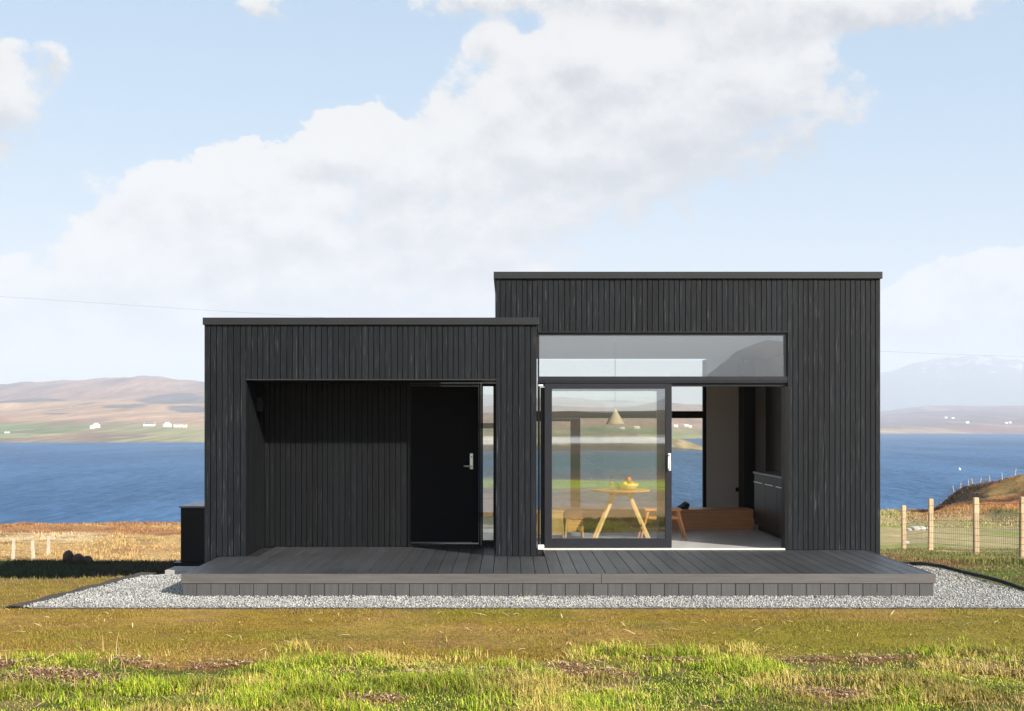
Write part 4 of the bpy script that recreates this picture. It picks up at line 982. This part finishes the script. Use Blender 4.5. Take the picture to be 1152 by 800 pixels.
blades('dry_stems', 5200, (-4.6, 4.6), (7.2, 10.4), lambda x, y: rng.random(len(x)) < rough_mask(x, y) * ss(fbm(x / .6, y / .3, 140, 3), .54, .68),
       lambda x, y, n: rng.uniform(.05, .12, n) * np.where(rng.random(n) < .08, 2.0, 1), lambda n: rng.uniform(.002, .0048, n), lambda x, y, n: pick(n, [(.62, .46, .22), (.50, .33, .14), (.36, .2, .09)], [2, 2, 1]), 'dry straw stems leaning through the rough grass', 'grass', 2.6)
blades('skirt_weeds', 260, (-3.6, 4.7), (13.25, 13.40), lambda x, y: rng.random(len(x)) < ss(fbm(x / .6, y / .6, 144, 3), .42, .6), lambda x, y, n: rng.uniform(.03, .10, n), lambda n: rng.uniform(.002, .004, n), lambda x, y, n: pick(n, [(.6, .48, .28), (.3, .3, .08)], [3, 1]), 'thin dry weeds rising from the gravel at the deck skirt', 'weeds', 1.4)
# flat litter: straw pieces and bracken flakes
def flakes(name, n, keepf, xr, yr, lx_, wx, cols, wts, label):
    x = rng.uniform(*xr, n); y = rng.uniform(*yr, n); k = keepf(x, y); x = x[k]; y = y[k]; n = len(x)
    pos = np.stack([x, y, gz(x, y) + rng.uniform(.004, .03, n)], -1)
    sc = np.stack([rng.uniform(*lx_, n), rng.uniform(*wx, n), rng.uniform(.002, .01, n)], -1)
    scatter_mesh(name, [(-1, -.6, 0), (0, -1, .8), (1, -.3, 0), (1, .3, .3), (0, 1, 1), (-1, .5, 0)], [(0, 1, 4, 5), (1, 2, 3, 4)], pos, sc, rng.uniform(0, 6.28, n), pick(n, cols, wts), gmat, label, 'plant litter', rng.uniform(-.35, .35, n))
flakes('bracken_litter', 60000, lambda x, y: litter(x, y) * rough_mask(x, y) > rng.random(len(x)) * .9 + .05, (-5, 5), (7, 11), (.008, .03), (.003, .010), [(.32, .18, .10), (.44, .28, .16), (.58, .44, .28), (.16, .09, .055)], [3, 3, 2, 2], 'red-brown dead bracken patches in the front grass')
flakes('straw', 420, lambda x, y: y > 6, (-5.5, 5.5), (8.0, 12.6), (.02, .075), (.003, .006), [(.70, .52, .28), (.60, .42, .22)], [1, 1], 'scattered pale straws on the turf')
# moor growth on the left, the field edge and the mound
def moor_keep(x, y): return (np.abs(x) < y * .5 + 3) & ((x < -y * .20) | ((x > y * .26) & (y > 46)))
def moor_col(x, y, n): return ground_colour(x[None], y[None])[0] * rng.uniform(.7, 1.3, n)[:, None]
blades('moor_grass', 260000, (-42, 44), (27, 73), moor_keep, lambda x, y, n: rng.uniform(.04, .11, n) * (.5 + 1.2 * ss(fbm(x / 1.5, y / 2.5, 150, 4), .4, .66)), lambda n: rng.uniform(.018, .045, n), moor_col, 'rusty and straw coloured moor grass above the sea', 'grass', 1.3)

# ------------------------------------------------------------------ haze
hz = MB(); hz.box(-14000, 14000, -6500, 13500, -30, 720)
hm = bpy.data.materials.new('haze_air'); hm.use_nodes = True; t = hm.node_tree; t.nodes.remove(t.nodes['Principled BSDF'])
pv = t.nodes.new('ShaderNodeVolumePrincipled'); pv.inputs['Color'].default_value = (.86, .92, 1, 1); pv.inputs['Density'].default_value = 1.7e-4; pv.inputs['Anisotropy'].default_value = 0
t.links.new(pv.outputs[0], t.nodes['Material Output'].inputs['Volume'])
o = hz.build('haze', hm); tag(o, kind='stuff')
